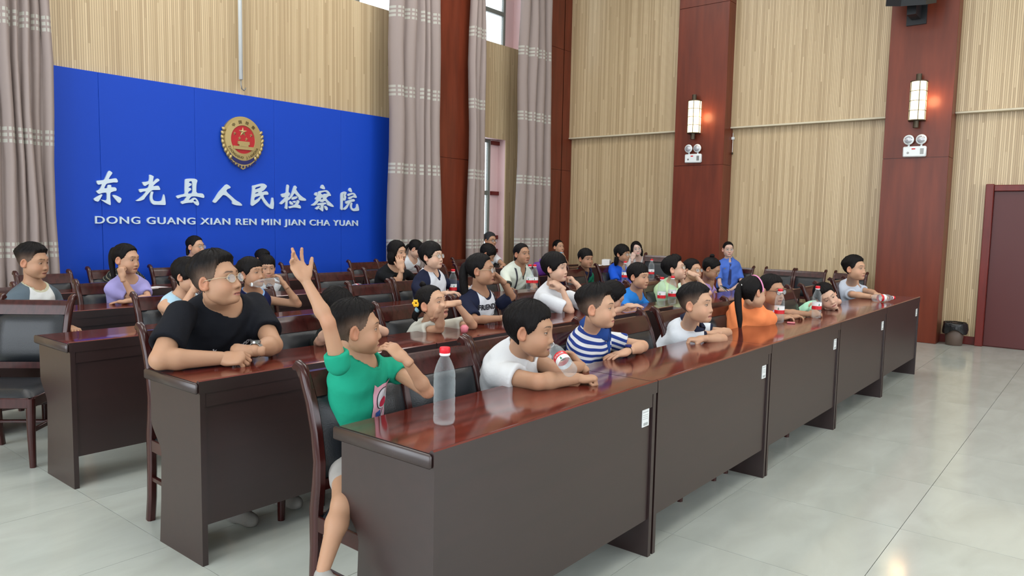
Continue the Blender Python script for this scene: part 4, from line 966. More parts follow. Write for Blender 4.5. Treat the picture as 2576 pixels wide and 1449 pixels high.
class Bag:
    """collects vertex-coloured pieces for one mesh"""
    def __init__(s): s.V = []; s.F = []; s.C = []; s.M = []; s.n = 0
    def add(s, V, F, col, mi=0):
        V = np.asarray(V, float)
        if not len(V): return
        c = np.asarray(col, float); c = np.tile(c, (len(V), 1)) if c.ndim == 1 else c
        s.V.append(V); s.C.append(c); s.F.append((np.asarray(F) + s.n) if isinstance(F, np.ndarray) else [tuple(i + s.n for i in f) for f in F]); s.M.append(mi); s.n += len(V)
    def build(s, name, mats, parent, base, smooth=True):
        V = np.concatenate(s.V) - base; me = bpy.data.meshes.new(name); loops = []; ls = []; lt = []; mi = []; k = 0
        for F, m in zip(s.F, s.M):
            if isinstance(F, np.ndarray):
                loops.append(F.ravel()); nf = len(F); w = F.shape[1]; ls.append(k + np.arange(nf) * w); lt.append(np.full(nf, w)); k += nf * w; mi.append(np.full(nf, m))
            else:
                for f in F: loops.append(np.array(f)); ls.append(np.array([k])); lt.append(np.array([len(f)])); k += len(f); mi.append(np.array([m]))
        L = np.concatenate(loops).astype(np.int32); ls = np.concatenate(ls).astype(np.int32); lt = np.concatenate(lt).astype(np.int32); mi = np.concatenate(mi).astype(np.int32)
        me.vertices.add(len(V)); me.vertices.foreach_set('co', V.astype(np.float32).ravel()); me.loops.add(len(L)); me.loops.foreach_set('vertex_index', L)
        me.polygons.add(len(ls)); me.polygons.foreach_set('loop_start', ls); me.polygons.foreach_set('loop_total', lt)
        me.update(calc_edges=True)
        for m in mats: me.materials.append(m)
        me.polygons.foreach_set('material_index', mi)
        if smooth: me.polygons.foreach_set('use_smooth', np.ones(len(ls), dtype=bool))
        ca = me.color_attributes.new('Col', 'FLOAT_COLOR', 'POINT'); C = np.concatenate(s.C); C = np.concatenate([C, np.ones((len(C), 1))], 1); ca.data.foreach_set('color', C.astype(np.float32).ravel())
        me.validate(); o = bpy.data.objects.new(name, me); COL.objects.link(o); o.parent = parent; return o
# ---------------------------------------------------------------- hands (local: wrist at 0, fingers +Y, back of hand +Z, thumb +X)
FL = [(.030, .088, .070), (.010, .094, .079), (-.011, .091, .073), (-.030, .083, .058)]
POSE = {  # per finger (three bends) + spread, thumb (dir, bend)
 'relaxed': ([(22, 30, 20)] * 4, 4, (.55, .72, -.42), 18), 'flat': ([(6, 8, 6)] * 4, 5, (.72, .68, -.15), 8),
 'fist': ([(78, 92, 55)] * 4, 0, (.30, .70, -.65), 45), 'loose': ([(48, 60, 35), (52, 62, 35), (56, 64, 35), (60, 66, 35)], 1, (.35, .72, -.60), 30),
 'grip': ([(35, 42, 28)] * 4, 3, (.45, .60, -.66), 20), 'open': ([(4, 12, 8), (-14, 10, 8), (18, 22, 14), (34, 30, 18)], 13, (.98, .40, -.10), 6),
 'raised': ([(14, 18, 12), (-12, 14, 10), (26, 30, 18), (44, 34, 18)], 9, (.62, .78, -.12), 8),
 'cheek': ([(18, 22, 14)] * 4, 2, (.42, .80, -.42), 12), 'pinch': ([(38, 45, 25), (34, 40, 22), (28, 36, 22), (22, 30, 18)], 5, (.35, .75, -.60), 12)}
def rotx(v, a): c, s = math.cos(a), math.sin(a); return np.array([v[0], c * v[1] - s * v[2], s * v[1] + c * v[2]])
def rotz(v, a): c, s = math.cos(a), math.sin(a); return np.array([c * v[0] - s * v[1], s * v[0] + c * v[1], v[2]])
def hand_local(pose, h):
    key = ('hand', pose, h)
    if key in HC: return HC[key]
    bends, spread, td, tb = POSE[pose]
    f = Field((-.085, -.05, -.13), (.115, .20, .09), h)
    f.add(*f_cone((0, -.030, 0), (0, .012, 0), .0240, .0235), k=.02)
    f.add(*f_ell((-.002, .052, -.001), (.040, .050, .0150)), k=.022); f.add(*f_ell((0, .078, .001), (.040, .020, .0125)), k=.018)
    f.add(*f_ell((.022, .034, -.009), (.018, .030, .014)), k=.016); f.add(*f_ell((-.024, .034, -.008), (.013, .030, .012)), k=.014)
    tips = []
    for i, (x, y, L) in enumerate(FL):
        p = np.array([x, y, .0]); a = 0; sp = math.radians(spread * (-1.5 + i)); r = .0092 - .0006 * (i == 3) ; seg = [.46, .30, .24]
        d0 = np.array([0, 1., 0])
        for j in range(3):
            a -= math.radians(bends[i][j]); d = rotz(rotx(d0, a), sp); q = p + d * L * seg[j]; f.add(*f_cone(p, q, r, r * .93), k=.0045); p = q; r *= .93
        tips.append((p, d))
    t = n3(td); p = np.array([.026, .018, -.008]); q = p + t * .038; f.add(*f_cone(p, q, .0135, .0108), k=.014)
    t2 = n3(t + np.array([-.6, .35, -.1]) * math.sin(math.radians(tb))); s_ = q + t2 * .030; f.add(*f_cone(q, s_, .0108, .0098), k=.006); s2 = s_ + t2 * .020; f.add(*f_cone(s_, s2, .0098, .0082), k=.005)
    V, F = f.mesh(); HC[key] = (V, F, tips); return HC[key]
def hand_place(bag, W, pose, fd, back, right, scale, skin, h=.0032, nails=True):
    """W wrist point, fd finger direction, back = direction of the back of the hand, right: True for the person's right hand"""
    fd = n3(fd); back = n3(np.array(back) - fd * (np.array(back) @ fd)); xx = np.cross(fd, back)   # y cross z = x -> thumb side of a right hand, palm down
    V, F, tips = hand_local(pose, h); V = V.copy()
    # right hand, fingers forward, back up: thumb points to the person's left => -x of (right,fwd,up)
    if right: V[:, 0] *= -1; F = F[:, ::-1]
    R = np.stack([xx, fd, back], 0)
    P = W + (V * scale) @ R; col = np.tile(np.array(skin), (len(V), 1)); tipm = np.clip((V[:, 1] - .10) / .08, 0, 1)[:, None]; col = col * (1 + tipm * np.array([.10, -.02, -.02]))
    bag.add(P, F, col)
# ---------------------------------------------------------------- torso loft
TST = np.array([-.10, -.04, .10, .35, .60, .80, .90, .97, 1.03, 1.10])
TSA = np.array([.30, .76, .86, .78, .88, .96, .86, .58, .33, .20]); TSB = np.array([.25, .56, .64, .58, .64, .62, .52, .42, .30, .2])
def f_torso(P0, N, Lr, w, infl=0.0, fat=1.0, tb=1.0):
    u = N - P0; T = np.linalg.norm(u); u = u / T; Lr = n3(Lr - u * (Lr @ u)); Fd = np.cross(u, Lr)   # up x right = forward
    def fn(P):
        q = P - P0; z = q @ u; x = q @ Lr; y = q @ Fd; t = z / T
        a = np.interp(t, TST, TSA) * w * fat + infl; b = np.interp(t, TST, TSB) * w * tb * fat + infl; e = .0
        k0 = np.sqrt((x / a) ** 2 + (y / b) ** 2); k1 = np.sqrt((x / a ** 2) ** 2 + (y / b ** 2) ** 2) + 1e-6; d = k0 * (k0 - 1) / k1
        d = np.where(k0 < .3, -.7 * b, d); cap = np.maximum((t - 1.06) * T, (-.06 - t) * T) - infl
        return smx(d, cap, .03)
    r = w * 1.15 * fat + infl; return fn, np.minimum(P0, N) - r, np.maximum(P0, N) + r
def lerp(a, b, t): return a + (b - a) * t
PEOPLE = []
def person(name, label, head, alpha, pitch=0, roll=0, kind='c', hs=None, hh=None, yaw=0, w=.145, T=.40, seat=.50, lean=None, skin='a', hair='short', hairp=None,
           R=None, L=None, shirt=None, pants=(.03, .035, .06), legs='sit', glasses=None, lod=1, mouth=0, eyes=1.0, ra=.036, hand=None, fat=1.0, neck=None, NB=None, hipshift=(0, 0), extra=None, group=None, up_off=0.0, shw=1.0, cloth_under=None):
    """head: world point of the head centre; alpha: 0 faces the camera, 90 faces picture right"""
    H = np.array(head, float); v = n3([H[0], H[1], 0]); rt = np.array([v[1], -v[0], 0]); al = math.radians(alpha)
    fh = -v * math.cos(al) + rt * math.sin(al); pt = math.radians(pitch)
    fwd = fh * math.cos(pt) + np.array([0, 0, 1]) * math.sin(pt); up0 = -fh * math.sin(pt) + np.array([0, 0, 1]) * math.cos(pt); rgt0 = np.cross(fwd, up0)
    ro = math.radians(roll); up = up0 * math.cos(ro) + rgt0 * math.sin(ro); rgt = np.cross(fwd, up)
    if hs is None: hs = hh * depth(H) / FPX / .243
    H = H - up * .011 * hs
    HM = np.stack([rgt, fwd, up], 0)          # rows: local axes in world
    def loc(p): return H + (np.asarray(p) * hs) @ HM
    sk = np.array(SK[skin]) if isinstance(skin, str) else np.array(skin)
    # trunk
    yb = math.radians(yaw); bf = np.array([math.sin(yb), -math.cos(yb), 0]); br = np.cross(bf, [0, 0, 1.])   # body forward / right
    NBp = loc((0, -.028, -.135)); NBp = NBp + np.array([0, 0, -.030 * hs]) - bf * .018 if NB is None else np.array(NB, float) + [0, 0, .024 * w / .145]
    seat = seat; dz = NBp[2] - seat
    if lean is None:
        hz = math.sqrt(max(T * T - dz * dz, 0.0)) if dz < T else 0.0; hz = min(hz, .30)
        P0 = NBp - bf * (hz + .01) ; P0[2] = NBp[2] - math.sqrt(max(T * T - hz * hz, .04)); P0[:2] += np.array(hipshift)
    else: P0 = NBp - bf * lean[0] - br * lean[1]; P0[2] = seat
    u = n3(NBp - P0); Lr = n3(br - u * (br @ u)); Fd = np.cross(u, Lr)
    root = empty('person', (P0[0], P0[1], 0)); base = np.array([P0[0], P0[1], 0]); tag(root, label, 'person', group)
    vox = [.0075, .010, .014][lod]; s_ = w / .145
    Ssh = {}
    Tt = np.linalg.norm(NBp - P0)
    for sd, sg in (('R', 1), ('L', -1)): Ssh[sd] = NBp - u * .085 * s_ + Lr * sg * w * .88 * shw
    arms = {'R': R, 'L': L}
    def default_arm(sd, sg):
        e = Ssh[sd] + Lr * sg * .04 - u * .20 * s_ + bf * .06; wst = e + bf * .19 * s_ - Lr * sg * .08 + np.array([0, 0, -.0]); return (e, wst, None)
    pts = {}
    for sd, sg in (('R', 1), ('L', -1)):
        a = arms[sd]
        if a is None: a = default_arm(sd, sg)
        a = list(a); S = Ssh[sd]
        if 'S' in (a[5] if len(a) > 5 else {}): S = np.array(a[5]['S']); Ssh[sd] = S
        zt = DH + ra * .80; E_s = solve_ray(a[0], S, 1.42 * w, zt) if isinstance(a[0], tuple) else np.array(a[0], float); W_s = solve_ray(a[1], E_s, 1.22 * w, DH + ra * .55) if isinstance(a[1], tuple) else np.array(a[1], float)
        pts[sd] = (S, E_s, W_s)
        lu, lf = np.linalg.norm(pts[sd][1] - S), np.linalg.norm(pts[sd][2] - pts[sd][1])
        if ARMLOG: print('ARM %-10s %s upper %.3f fore %.3f  S(%.2f %.2f %.2f)' % (name, sd, lu, lf, *S))
    allp = [loc((0, 0, -.1)), loc((0, -.05, .05)), P0 - [0, 0, .08], NBp] + [p for sd in pts for p in pts[sd]]
    # legs
    ll = T / .40; hipz = P0[2] - .02; LG = {}
    for sg in (1, -1):
        hp = P0 + br * sg * w * .45 - np.array([0, 0, .02]); kn = hp + bf * .34 * ll + br * sg * .04; kn[2] = hp[2] - .0; an = kn + bf * -.03; an[2] = max(kn[2] - .36 * ll, .07)
        LG[sg] = (hp, kn, an)
    if legs is not None and not isinstance(legs, str): LG.update(legs)
    legp = [p for g_ in LG.values() for p in g_] + [g_[2] + bf * .16 for g_ in LG.values()]
    lo = np.min(allp + legp, 0) - .13; hi = np.max(allp + legp, 0) + .13
    lo[2] = max(lo[2], -.0)
    f = Field(lo, hi, vox)
    fnT, a_, b_ = f_torso(P0, NBp, Lr, w, -.004, fat); f.add(fnT, a_, b_, k=.02)
    nr = (.040 if kind == 'c' else .052 if kind == 'm' else .045) * (hs / .87 if kind == 'c' else hs / .95) if neck is None else neck
    f.add(*f_cone(NBp - u * .05, loc((0, -.020, -.055)), nr * 1.12, nr * .98), k=.035)
    f.add(*f_cone(NBp - u * .055 + Lr * w * .5, NBp + u * .02, .030 * s_, .028 * s_), k=.03); f.add(*f_cone(NBp - u * .055 - Lr * w * .5, NBp + u * .02, .030 * s_, .028 * s_), k=.03)
    for sd in ('R', 'L'):
        S, E_, W_ = pts[sd]
        f.add(*f_cone(S, E_, ra * 1.12, ra * .86), k=.03)
        M1 = lerp(E_, W_, .28); f.add(*f_cone(E_, M1, ra * .84, ra * .90), k=.012); f.add(*f_cone(M1, W_, ra * .90, ra * .60), k=.015)
    for sg in (1, -1):
        hp, kn, an = LG[sg]; f.add(*f_cone(hp, kn, ra * 1.75, ra * 1.35), k=.03); f.add(*f_cone(kn, lerp(kn, an, .3), ra * 1.25, ra * 1.32), k=.02); f.add(*f_cone(lerp(kn, an, .3), an, ra * 1.30, ra * .8), k=.02)
    V, F = f.mesh(); V = smooth_mesh(V, F, 1); bag = Bag()
    col = np.tile(sk, (len(V), 1)); 
    for sd in ('R', 'L'):
        d = np.linalg.norm(V - pts[sd][1], axis=1); mm = (1 - sstep(.02, .05, d))[:, None]; col *= 1 + mm * np.array([.02, -.07, -.08])
    bag.add(V, F, col)
    # head
    Vh, Fh, az, el, na, ne = head_mesh(kind, mouth, lod); x, y, z = Vh.T; ax_ = np.abs(x); c = np.tile(sk, (len(Vh), 1))
    fr = (y > .03)
    ck = np.exp(-((ax_ - .040) ** 2 + (z + .034) ** 2) / (2 * .017 ** 2)) * fr; c *= 1 + ck[:, None] * np.array([.05, -.06, -.06])
    zl = -.0712 - .0012 * mouth; lipw = np.clip(1 - (ax_ / .0235) ** 2, 0, 1); lip = fr * (1 - sstep(.55, 1.0, np.abs(z - zl + .0008) / (.0098 * np.sqrt(lipw) + .0001 + .003 * mouth))) * (lipw > 0) * (y > .07)
    lc = np.array([.42, .12, .11]) if kind != 'w' else np.array([.50, .08, .09]); c = c * (1 - lip[:, None] * .75) + lc * lip[:, None] * .75 * (sk[0] / .5)
    ml = fr * (np.abs(z - zl) < .0017 + .0018 * mouth) * (ax_ < .021) * (y > .06); c = c * (1 - ml[:, None] * .7)
    bz = .0245 + .004 * np.clip((ax_ - .012) / .03, 0, 1) - .010 * np.clip((ax_ - .036) / .016, 0, 1) ** 2; bt = (.0036 if kind != 'm' else .0044) * (1 - .45 * np.clip((ax_ - .03) / .02, 0, 1))
    bw = fr * (1 - sstep(.6, 1.15, np.abs(z - bz) / bt)) * sstep(.008, .014, ax_) * (1 - sstep(.044, .052, ax_)); c = c * (1 - bw[:, None] * .82) + np.array([.02, .014, .012]) * bw[:, None] * .82
    nn = np.exp(-((ax_ - .0075) ** 2 + (z + .0475) ** 2) / (2 * .0026 ** 2)) * (y > .085); c *= 1 - nn[:, None] * .75
    so = np.exp(-((ax_ - .031) ** 2 / (2 * .016 ** 2) + (z - .000) ** 2 / (2 * .009 ** 2))) * fr; c *= 1 - so[:, None] * .16
    bag.add(loc(Vh), Fh, c)
    for sg in (1, -1):
        Ve, Fe = ear_mesh(sg, .0022 if lod == 0 else .0032); ec_ = np.tile(sk * np.array([1.06, .86, .82]), (len(Ve), 1)); bag.add(loc(Ve), Fe, ec_)
        # eyeball
        r = .0125; ec = np.array([sg * .0305, .0715, .000]); n1, n2 = (18, 12) if lod < 2 else (12, 8)
        th = np.linspace(0, math.pi, n2 + 1); ph_ = np.linspace(0, 2 * math.pi, n1, endpoint=False); TH, PH = np.meshgrid(th, ph_, indexing='ij')
        D = np.stack([np.sin(TH) * np.cos(PH), np.cos(TH), np.sin(TH) * np.sin(PH)], -1).reshape(-1, 3)
        cc = np.where((TH.reshape(-1, 1) < .56), np.array([[.018, .010, .007]]), np.array([[.50, .46, .43]])); I = np.arange((n2 + 1) * n1).reshape(n2 + 1, n1)
        Fq = np.stack([I[:-1], np.roll(I, -1, 1)[:-1], np.roll(I, -1, 1)[1:], I[1:]], -1).reshape(-1, 4)
        bag.add(loc(ec + D * r), Fq, cc, 1)
        # lids
        for lid in (1, -1):
            na_, nb_ = 20, 7; V_ = []; C_ = []
            for j in range(nb_):
                for i in range(na_ + 1):
                    a = math.radians(-82 + 164 * i / na_); e0 = (13.5 * eyes if lid > 0 else -12 * (.35 + .65 * eyes)) * max(0, 1 - (math.degrees(a) / 62) ** 2) + (-6 + (4 if lid > 0 else 0) - (0 if lid > 0 else 0))
                    if eyes < .2: e0 = -8 if lid > 0 else -8.5
                    e = math.radians(e0 + (lid * 88 - e0) * (j / (nb_ - 1)) ** 1.1); rr = r + .0012 + .0008 * (j > 0)
                    V_.append(ec + rr * np.array([math.sin(a) * math.cos(e), math.cos(a) * math.cos(e), math.sin(e)])); C_.append(np.array([.03, .02, .018]) if (j == 0 and lid > 0) else sk * (.90 if j < 3 else .97) if not (j == 1 and lid > 0) else sk * .45)
            Fq = [(j * (na_ + 1) + i, j * (na_ + 1) + i + 1, (j + 1) * (na_ + 1) + i + 1, (j + 1) * (na_ + 1) + i) for j in range(nb_ - 1) for i in range(na_)]
            if lid > 0: Fq = [q[::-1] for q in Fq]
            bag.add(loc(np.array(V_)), np.array(Fq), np.array(C_))
    hsc = hand if hand else (.74 * w / .145 if kind == 'c' else (.98 if kind == 'm' else .90))
    hv = .0030 if lod == 0 else .0045
    for sd in ('R', 'L'):
        a = arms[sd]
        if a is None or a[2] is None:
            W_ = pts[sd][2]; hand_place(bag, W_, 'relaxed', W_ - pts[sd][1], (0, 0, 1), sd == 'R', hsc, sk, .0045); continue
        fd = a[3] if a[3] is not None else n3(pts[sd][2] - pts[sd][1]); hand_place(bag, pts[sd][2], a[2], fd, a[4], sd == 'R', hsc, sk, hv)
    ob = bag.build('body', [M_skin, M_eye], root, base)
    # ---- hair
    build_hair(root, base, loc, hs, kind, hair, hairp or {}, lod, sk)
    # ---- clothes
    if shirt: build_shirt(root, base, f, P0, NBp, u, Lr, Fd, w, fat, pts, ra, nr, shirt, vox, loc, lo, hi, bf, LG)
    build_pants(root, base, P0, u, Lr, w, fat, LG, ra, pants, lo, hi, max(vox, .010), bf, legs)
    if glasses: build_glasses(root, base, loc, glasses)
    res = dict(root=root, base=base, loc=loc, P0=P0, N=NBp, u=u, Lr=Lr, Fd=Fd, pts=pts, bf=bf, hs=hs, HM=HM, H=H, body=ob)
    PEOPLE.append(res); return res
ARMLOG = False
def P_(x, y, mode=0): return ('p', x, y, mode)
def solve_ray(spec, C, L, zt):
    d = ray(spec[1], spec[2]); dn = n3(d); O = np.array([0, 0, CAMH]); oc = O - C; b = oc @ dn; c = oc @ oc - L * L; disc = b * b - c
    if disc <= 0: X = O + dn * (-b); return C + n3(X - C) * min(L * 1.12, np.linalg.norm(X - C))
    r_ = math.sqrt(disc); n_, f_ = O + dn * (-b - r_), O + dn * (-b + r_)
    if spec[3] < 0: X = n_
    elif spec[3] > 0: X = f_
    else: X = n_ if abs(n_[2] - zt) <= abs(f_[2] - zt) else f_
    if spec[3] == 0 and X[2] < zt: X = np.array([X[0], X[1], zt])
    return X
HAIRS = {
 # az degrees (0 front .. 180 back) -> hairline height ; top / side thickness ; fade amount
 'short':  dict(line=[(0, .070), (25, .068), (42, .060), (52, .040), (62, .012), (80, -.004), (92, .022), (108, .012), (122, -.040), (140, -.068), (180, -.078)], top=.017, side=.007, fade=.35),
 'fade':   dict(line=[(0, .072), (25, .072), (42, .064), (50, .050), (60, .018), (80, -.004), (92, .022), (108, .012), (122, -.040), (140, -.066), (180, -.074)], top=.019, side=.0015, fade=1.0),
 'fringe': dict(line=[(0, .044), (20, .042), (36, .040), (48, .030), (60, .004), (80, -.012), (92, .020), (108, .010), (122, -.045), (140, -.075), (180, -.084)], top=.016, side=.011, fade=.1),
 'bowl':   dict(line=[(0, .040), (20, .036), (36, .030), (48, .012), (60, -.012), (80, -.026), (94, .002), (108, -.016), (122, -.062), (140, -.088), (180, -.094)], top=.018, side=.016, fade=0),
 'tied':   dict(line=[(0, .076), (25, .073), (42, .062), (52, .044), (62, .018), (80, .000), (92, .024), (108, .012), (122, -.040), (140, -.070), (180, -.080)], top=.009, side=.007, fade=0),
 'tiedfringe': dict(line=[(0, .050), (20, .046), (36, .044), (48, .034), (60, .012), (80, -.004), (92, .024), (108, .010), (122, -.040), (140, -.070), (180, -.080)], top=.013, side=.009, fade=0),
 'bob':    dict(line=[(0, .070), (20, .066), (36, .052), (48, .024), (60, -.020), (76, -.060), (92, -.080), (108, -.088), (122, -.092), (140, -.095), (180, -.096)], top=.018, side=.020, fade=0),
}
def chain(bag, pts, rs, col, loc, n=12, flat=.7):
    mb = MB(); P = np.array(pts, float); m = len(P); tt = np.linspace(0, m - 1, (m - 1) * 4 + 1); Q = []; Rr = []
    for t in tt:
        i = min(int(t), m - 2); f = t - i; p0, p1, p2, p3 = P[max(i - 1, 0)], P[i], P[i + 1], P[min(i + 2, m - 1)]
        Q.append(.5 * ((2 * p1) + (-p0 + p2) * f + (2 * p0 - 5 * p1 + 4 * p2 - p3) * f * f + (-p0 + 3 * p1 - 3 * p2 + p3) * f ** 3)); Rr.append(np.interp(t, range(m), rs))
    mb.tube(Q, Rr, n, sq=flat); V = np.array(mb.v); jit = 1 + 0 * V[:, :1]; bag.add(loc(V), mb.f, np.array(col))
def build_hair(root, base, loc, hs, kind, style, hp, lod, sk_=np.array((.4, .24, .16))):
    if style == 'none': return
    st = dict(HAIRS[style]); st.update(hp); colr = np.array(hp.get('col', (.0065, .0055, .0055))); bag = Bag()
    na, ne = [(168, 84), (112, 60), (72, 44)][lod]
    az = np.linspace(-math.pi, math.pi, na, endpoint=False); el = np.linspace(math.radians(-62), math.radians(89.5), ne); A, E_ = np.meshgrid(az, el)
    D = np.stack([np.sin(A) * np.cos(E_), np.cos(A) * np.cos(E_), np.sin(E_)], -1).reshape(-1, 3); key = ('hr', kind, lod)
    if key not in HC: HC[key] = head_r(D, kind)
    r = HC[key]; P = np.array([0, 0, -.01]) + D * r[:, None]; a = np.degrees(np.abs(np.arctan2(P[:, 0], P[:, 1]))); z = P[:, 2]
    lx, lz = zip(*st['line']); 
    zh = np.interp(a, lx, lz); saz = A.ravel(); part = st.get('part', 0)
    zh = zh + .0012 * np.sin(saz * 23 + 1) * (a < 60) + .0018 * np.sin(saz * 51) * (a < 70) + part * .02 * np.clip(P[:, 0] / .05, -1, 1) * (a < 45)
    m = sstep(-.001, .0035, z - zh); up = sstep(.028, .066, z + (.012 if st['fade'] > .5 else .02) * np.cos(np.radians(a)) * -1)
    tside = st['side'] * (0.6 + .4 * sstep(0, .03, z - zh)); T_ = tside * (1 - up) + st['top'] * up
    T_ = T_ * (1 + .10 * np.sin(saz * 17 + z * 90) * up + .07 * np.sin(saz * 41 + z * 160)) + .0012 * np.sin(saz * 67 + 3 * np.sin(z * 60))
    if 'quiff' in st: T_ = T_ + st['quiff'] * np.exp(-((a / 38.) ** 2)) * sstep(.055, .09, z)
    t = m * T_ - (1 - m) * .006
    Q = P + D * t[:, None]; fade = st['fade']; fm = (1 - up) * fade * np.clip(1.15 - (z - zh) / .10, 0, 1)
    if fade > .5: skc = sk_ * .30 + .03; col = colr * (1 - fm[:, None] * .75) + skc * fm[:, None] * .75
    else: col = np.tile(colr, (len(Q), 1)) * (1 + 1.2 * fm[:, None])
    I = np.arange(ne * na).reshape(ne, na); F = np.stack([I[:-1], np.roll(I, -1, 1)[:-1], np.roll(I, -1, 1)[1:], I[1:]], -1).reshape(-1, 4)
    keep = (m[F] > 0.02).any(1); F = F[keep]; bag.add(loc(Q), F, col)
    top = np.array([[0, 0, P[:, 2].max() + st['top'] * .98]]);
    for pts, rs in st.get('chains', []): chain(bag, pts, rs, colr, loc, flat=st.get('flat', .75))
    bag.build('hair', [M_hair], root, base)
    for pts, rs, c_ in st.get('ties', []):
        b2 = Bag(); chain(b2, pts, rs, c_, loc, 10, 1.0); b2.build(st.get('tiename', 'hair_tie'), [M_cloth], root, base)
PONY = lambda x=0, l=1: [([(0, -.095, .075), (0, -.125, .070), (0, -.138, .02), (0, -.135, -.05), (0, -.120, -.11 * l), (0, -.112, -.155 * l)], (.012, .020, .027, .026, .020, .006))]
LOWPONY = [([(0, -.090, .0), (0, -.112, -.02), (0, -.112, -.08), (0, -.100, -.14), (0, -.095, -.18)], (.020, .020, .022, .018, .006))]
BOBCH = [([(sx * .070 * math.sin(math.radians(t)), -.015 + .080 * math.cos(math.radians(t)), .03), (sx * .084 * math.sin(math.radians(t)), -.018 + .084 * math.cos(math.radians(t)), -.05), (sx * .080 * math.sin(math.radians(t)), -.02 + .080 * math.cos(math.radians(t)), -.125)], (.018, .024, .012)) for sx in (1, -1) for t in (72, 84, 98, 112, 126, 140, 154, 168, 178)]
LONGCH = [([(sx * .072 * math.sin(math.radians(t)), -.015 + .082 * math.cos(math.radians(t)), .03), (sx * .082 * math.sin(math.radians(t)), -.022 + .080 * math.cos(math.radians(t)), -.06), (sx * .074 * math.sin(math.radians(t)), -.04 + .07 * math.cos(math.radians(t)), -.14), (sx * .07 * math.sin(math.radians(t)), -.05 + .06 * math.cos(math.radians(t)), -.20)], (.018, .024, .022, .008)) for sx in (1, -1) for t in (90, 104, 118, 132, 146, 160, 174)]
def build_shirt(root, base, bf_, P0, N, u, Lr, Fd, w, fat, pts, ra, nr, sh, vox, loc, lo, hi, bfw, LG):
    """sh: col, sleeve colour, collar colour, cuff colour, len (sleeve 0..1), neckline: round|v|polo|tank, loose"""
    col = np.array(sh['col']); sc_ = np.array(sh.get('sleeve', col)); cc = sh.get('collar'); cf = sh.get('cuff'); sl = sh.get('len', .62); loose = sh.get('loose', .013); nk = sh.get('neck', 'round')
    lo2 = np.minimum(np.min([P0, N], 0), np.min([p for sd in pts for p in pts[sd][:2]], 0)) - .17; hi2 = np.maximum(np.max([P0, N], 0), np.max([p for sd in pts for p in pts[sd][:2]], 0)) + .17
    lo2[2] = P0[2] - .10
    f = Field(lo2, hi2, vox)
    f.add(*f_torso(P0, N, Lr, w, loose, fat), k=.02); s_ = w / .145
    for sg in (1, -1): f.add(*f_cone(N - u * .055 + Lr * w * .5 * sg, N + u * .005, .030 * s_ + loose * .7, .026 * s_ + loose * .4), k=.03)
    cuffs = []
    if sl > 0:
        for sd in ('R', 'L'):
            S, E_, W_ = pts[sd]; C_ = lerp(S, E_, sl); ax = n3(E_ - S); r1, r2 = ra * 1.12 + loose * .8, ra * (1 + (sh.get('flare', 1.35) - 1) * .75) + loose * .75
            fn, a, b = f_cone(S, C_ + ax * .05, r1, r2)
            f.add(lambda G, fn=fn, C_=C_, ax=ax: np.maximum(fn(G), (G - C_) @ ax), a, b, k=.028)
            f.add(*f_cone(C_ - ax * .030, C_ + ax * .05, ra * .75, max(r2 - vox * 1.1, ra * .9)), k=.003, op='s'); cuffs.append((C_, ax, r2))
    else:
        for sg, sd in ((1, 'R'), (-1, 'L')):   # tank: cut arm holes
            S = pts[sd][0]; f.add(*f_cone(S + Lr * sg * .05 - u * .0, S + Lr * sg * .02 - u * .045, ra * 1.9, ra * 1.5), k=.006, op='s')
            f.add(*f_cone(S + Lr * sg * .10, S + Lr * sg * .02 + u * .06, ra * 1.3, ra * 1.2), k=.006, op='s')
    # neck opening
    nkr = nr * (1.28 if nk != 'tank' else 1.6) * sh.get('open', 1.0); A_ = N - u * .012 + Fd * .006; B_ = N + u * .14 + Fd * .03
    cutters = [f_cone(A_, B_, nkr, nkr * 1.35)] if nk != 'round' else [f_cone(N - u * .020 * s_ + Fd * w * .16, N + u * .14 + Fd * w * .16, nkr * 1.08, nkr * 1.5)]
    if nk == 'tank': cutters.append(f_cone(N - u * .065 * s_ + Fd * w * .52, N + u * .05 + Fd * w * .8, nkr * .62, nkr * .9))
    if nk in ('v', 'polo'):
        dv = sh.get('vdepth', .10)
        for t in np.linspace(0, 1, 5): p = N - u * (.012 + dv * t) + Fd * w * (.40 + .25 * t); cutters.append(f_cone(p, p + Fd * .10, max(nkr * .62 * (1 - t), .004), max(nkr * .7 * (1 - t), .006)))
    for c in cutters: f.add(*c, k=.006, op='s')
    if sh.get('short'): f.add(lambda G: -((G - P0) @ u - sh['short']), lo2, hi2, k=.004, op='s') if False else None
    V, F = f.mesh()
    if not len(V): return
    V = smooth_mesh(V, F, 3)
    # wrinkles
    X = (V - P0); tpar = X @ u; xl = X @ Lr; nrm = n3(Fd)
    wob = .0035 * np.sin(tpar * 55 + 2.2 * np.sin(xl * 22)) * np.sin(xl * 31 + tpar * 18) + .003 * np.sin(tpar * 28 + xl * 40)
    V = V + (wob[:, None] * sh.get('wr', 1.0)) * (Fd * np.tanh(X @ Fd / .03)[:, None])
    C = np.tile(col, (len(V), 1)); ms = np.full(len(V), -1.); par = tpar.copy()
    if sl > 0:
        for sd, sg in (('R', 1), ('L', -1)):
            S, E_, W_ = pts[sd]; lat = xl * sg; dm = f_cone(lerp(S, E_, .25), lerp(S, E_, sl), ra * 1.1, ra * 1.3)[0](V)
            inn = w * sh.get('rag', .60) + .28 * w * ((N - V) @ u - .02) / (.16 * s_); ms = np.maximum(ms, np.maximum(lat - inn, np.where(lat > w * .3, .004 - dm, -1)))
            pass
    mc = np.full(len(V), -1.)
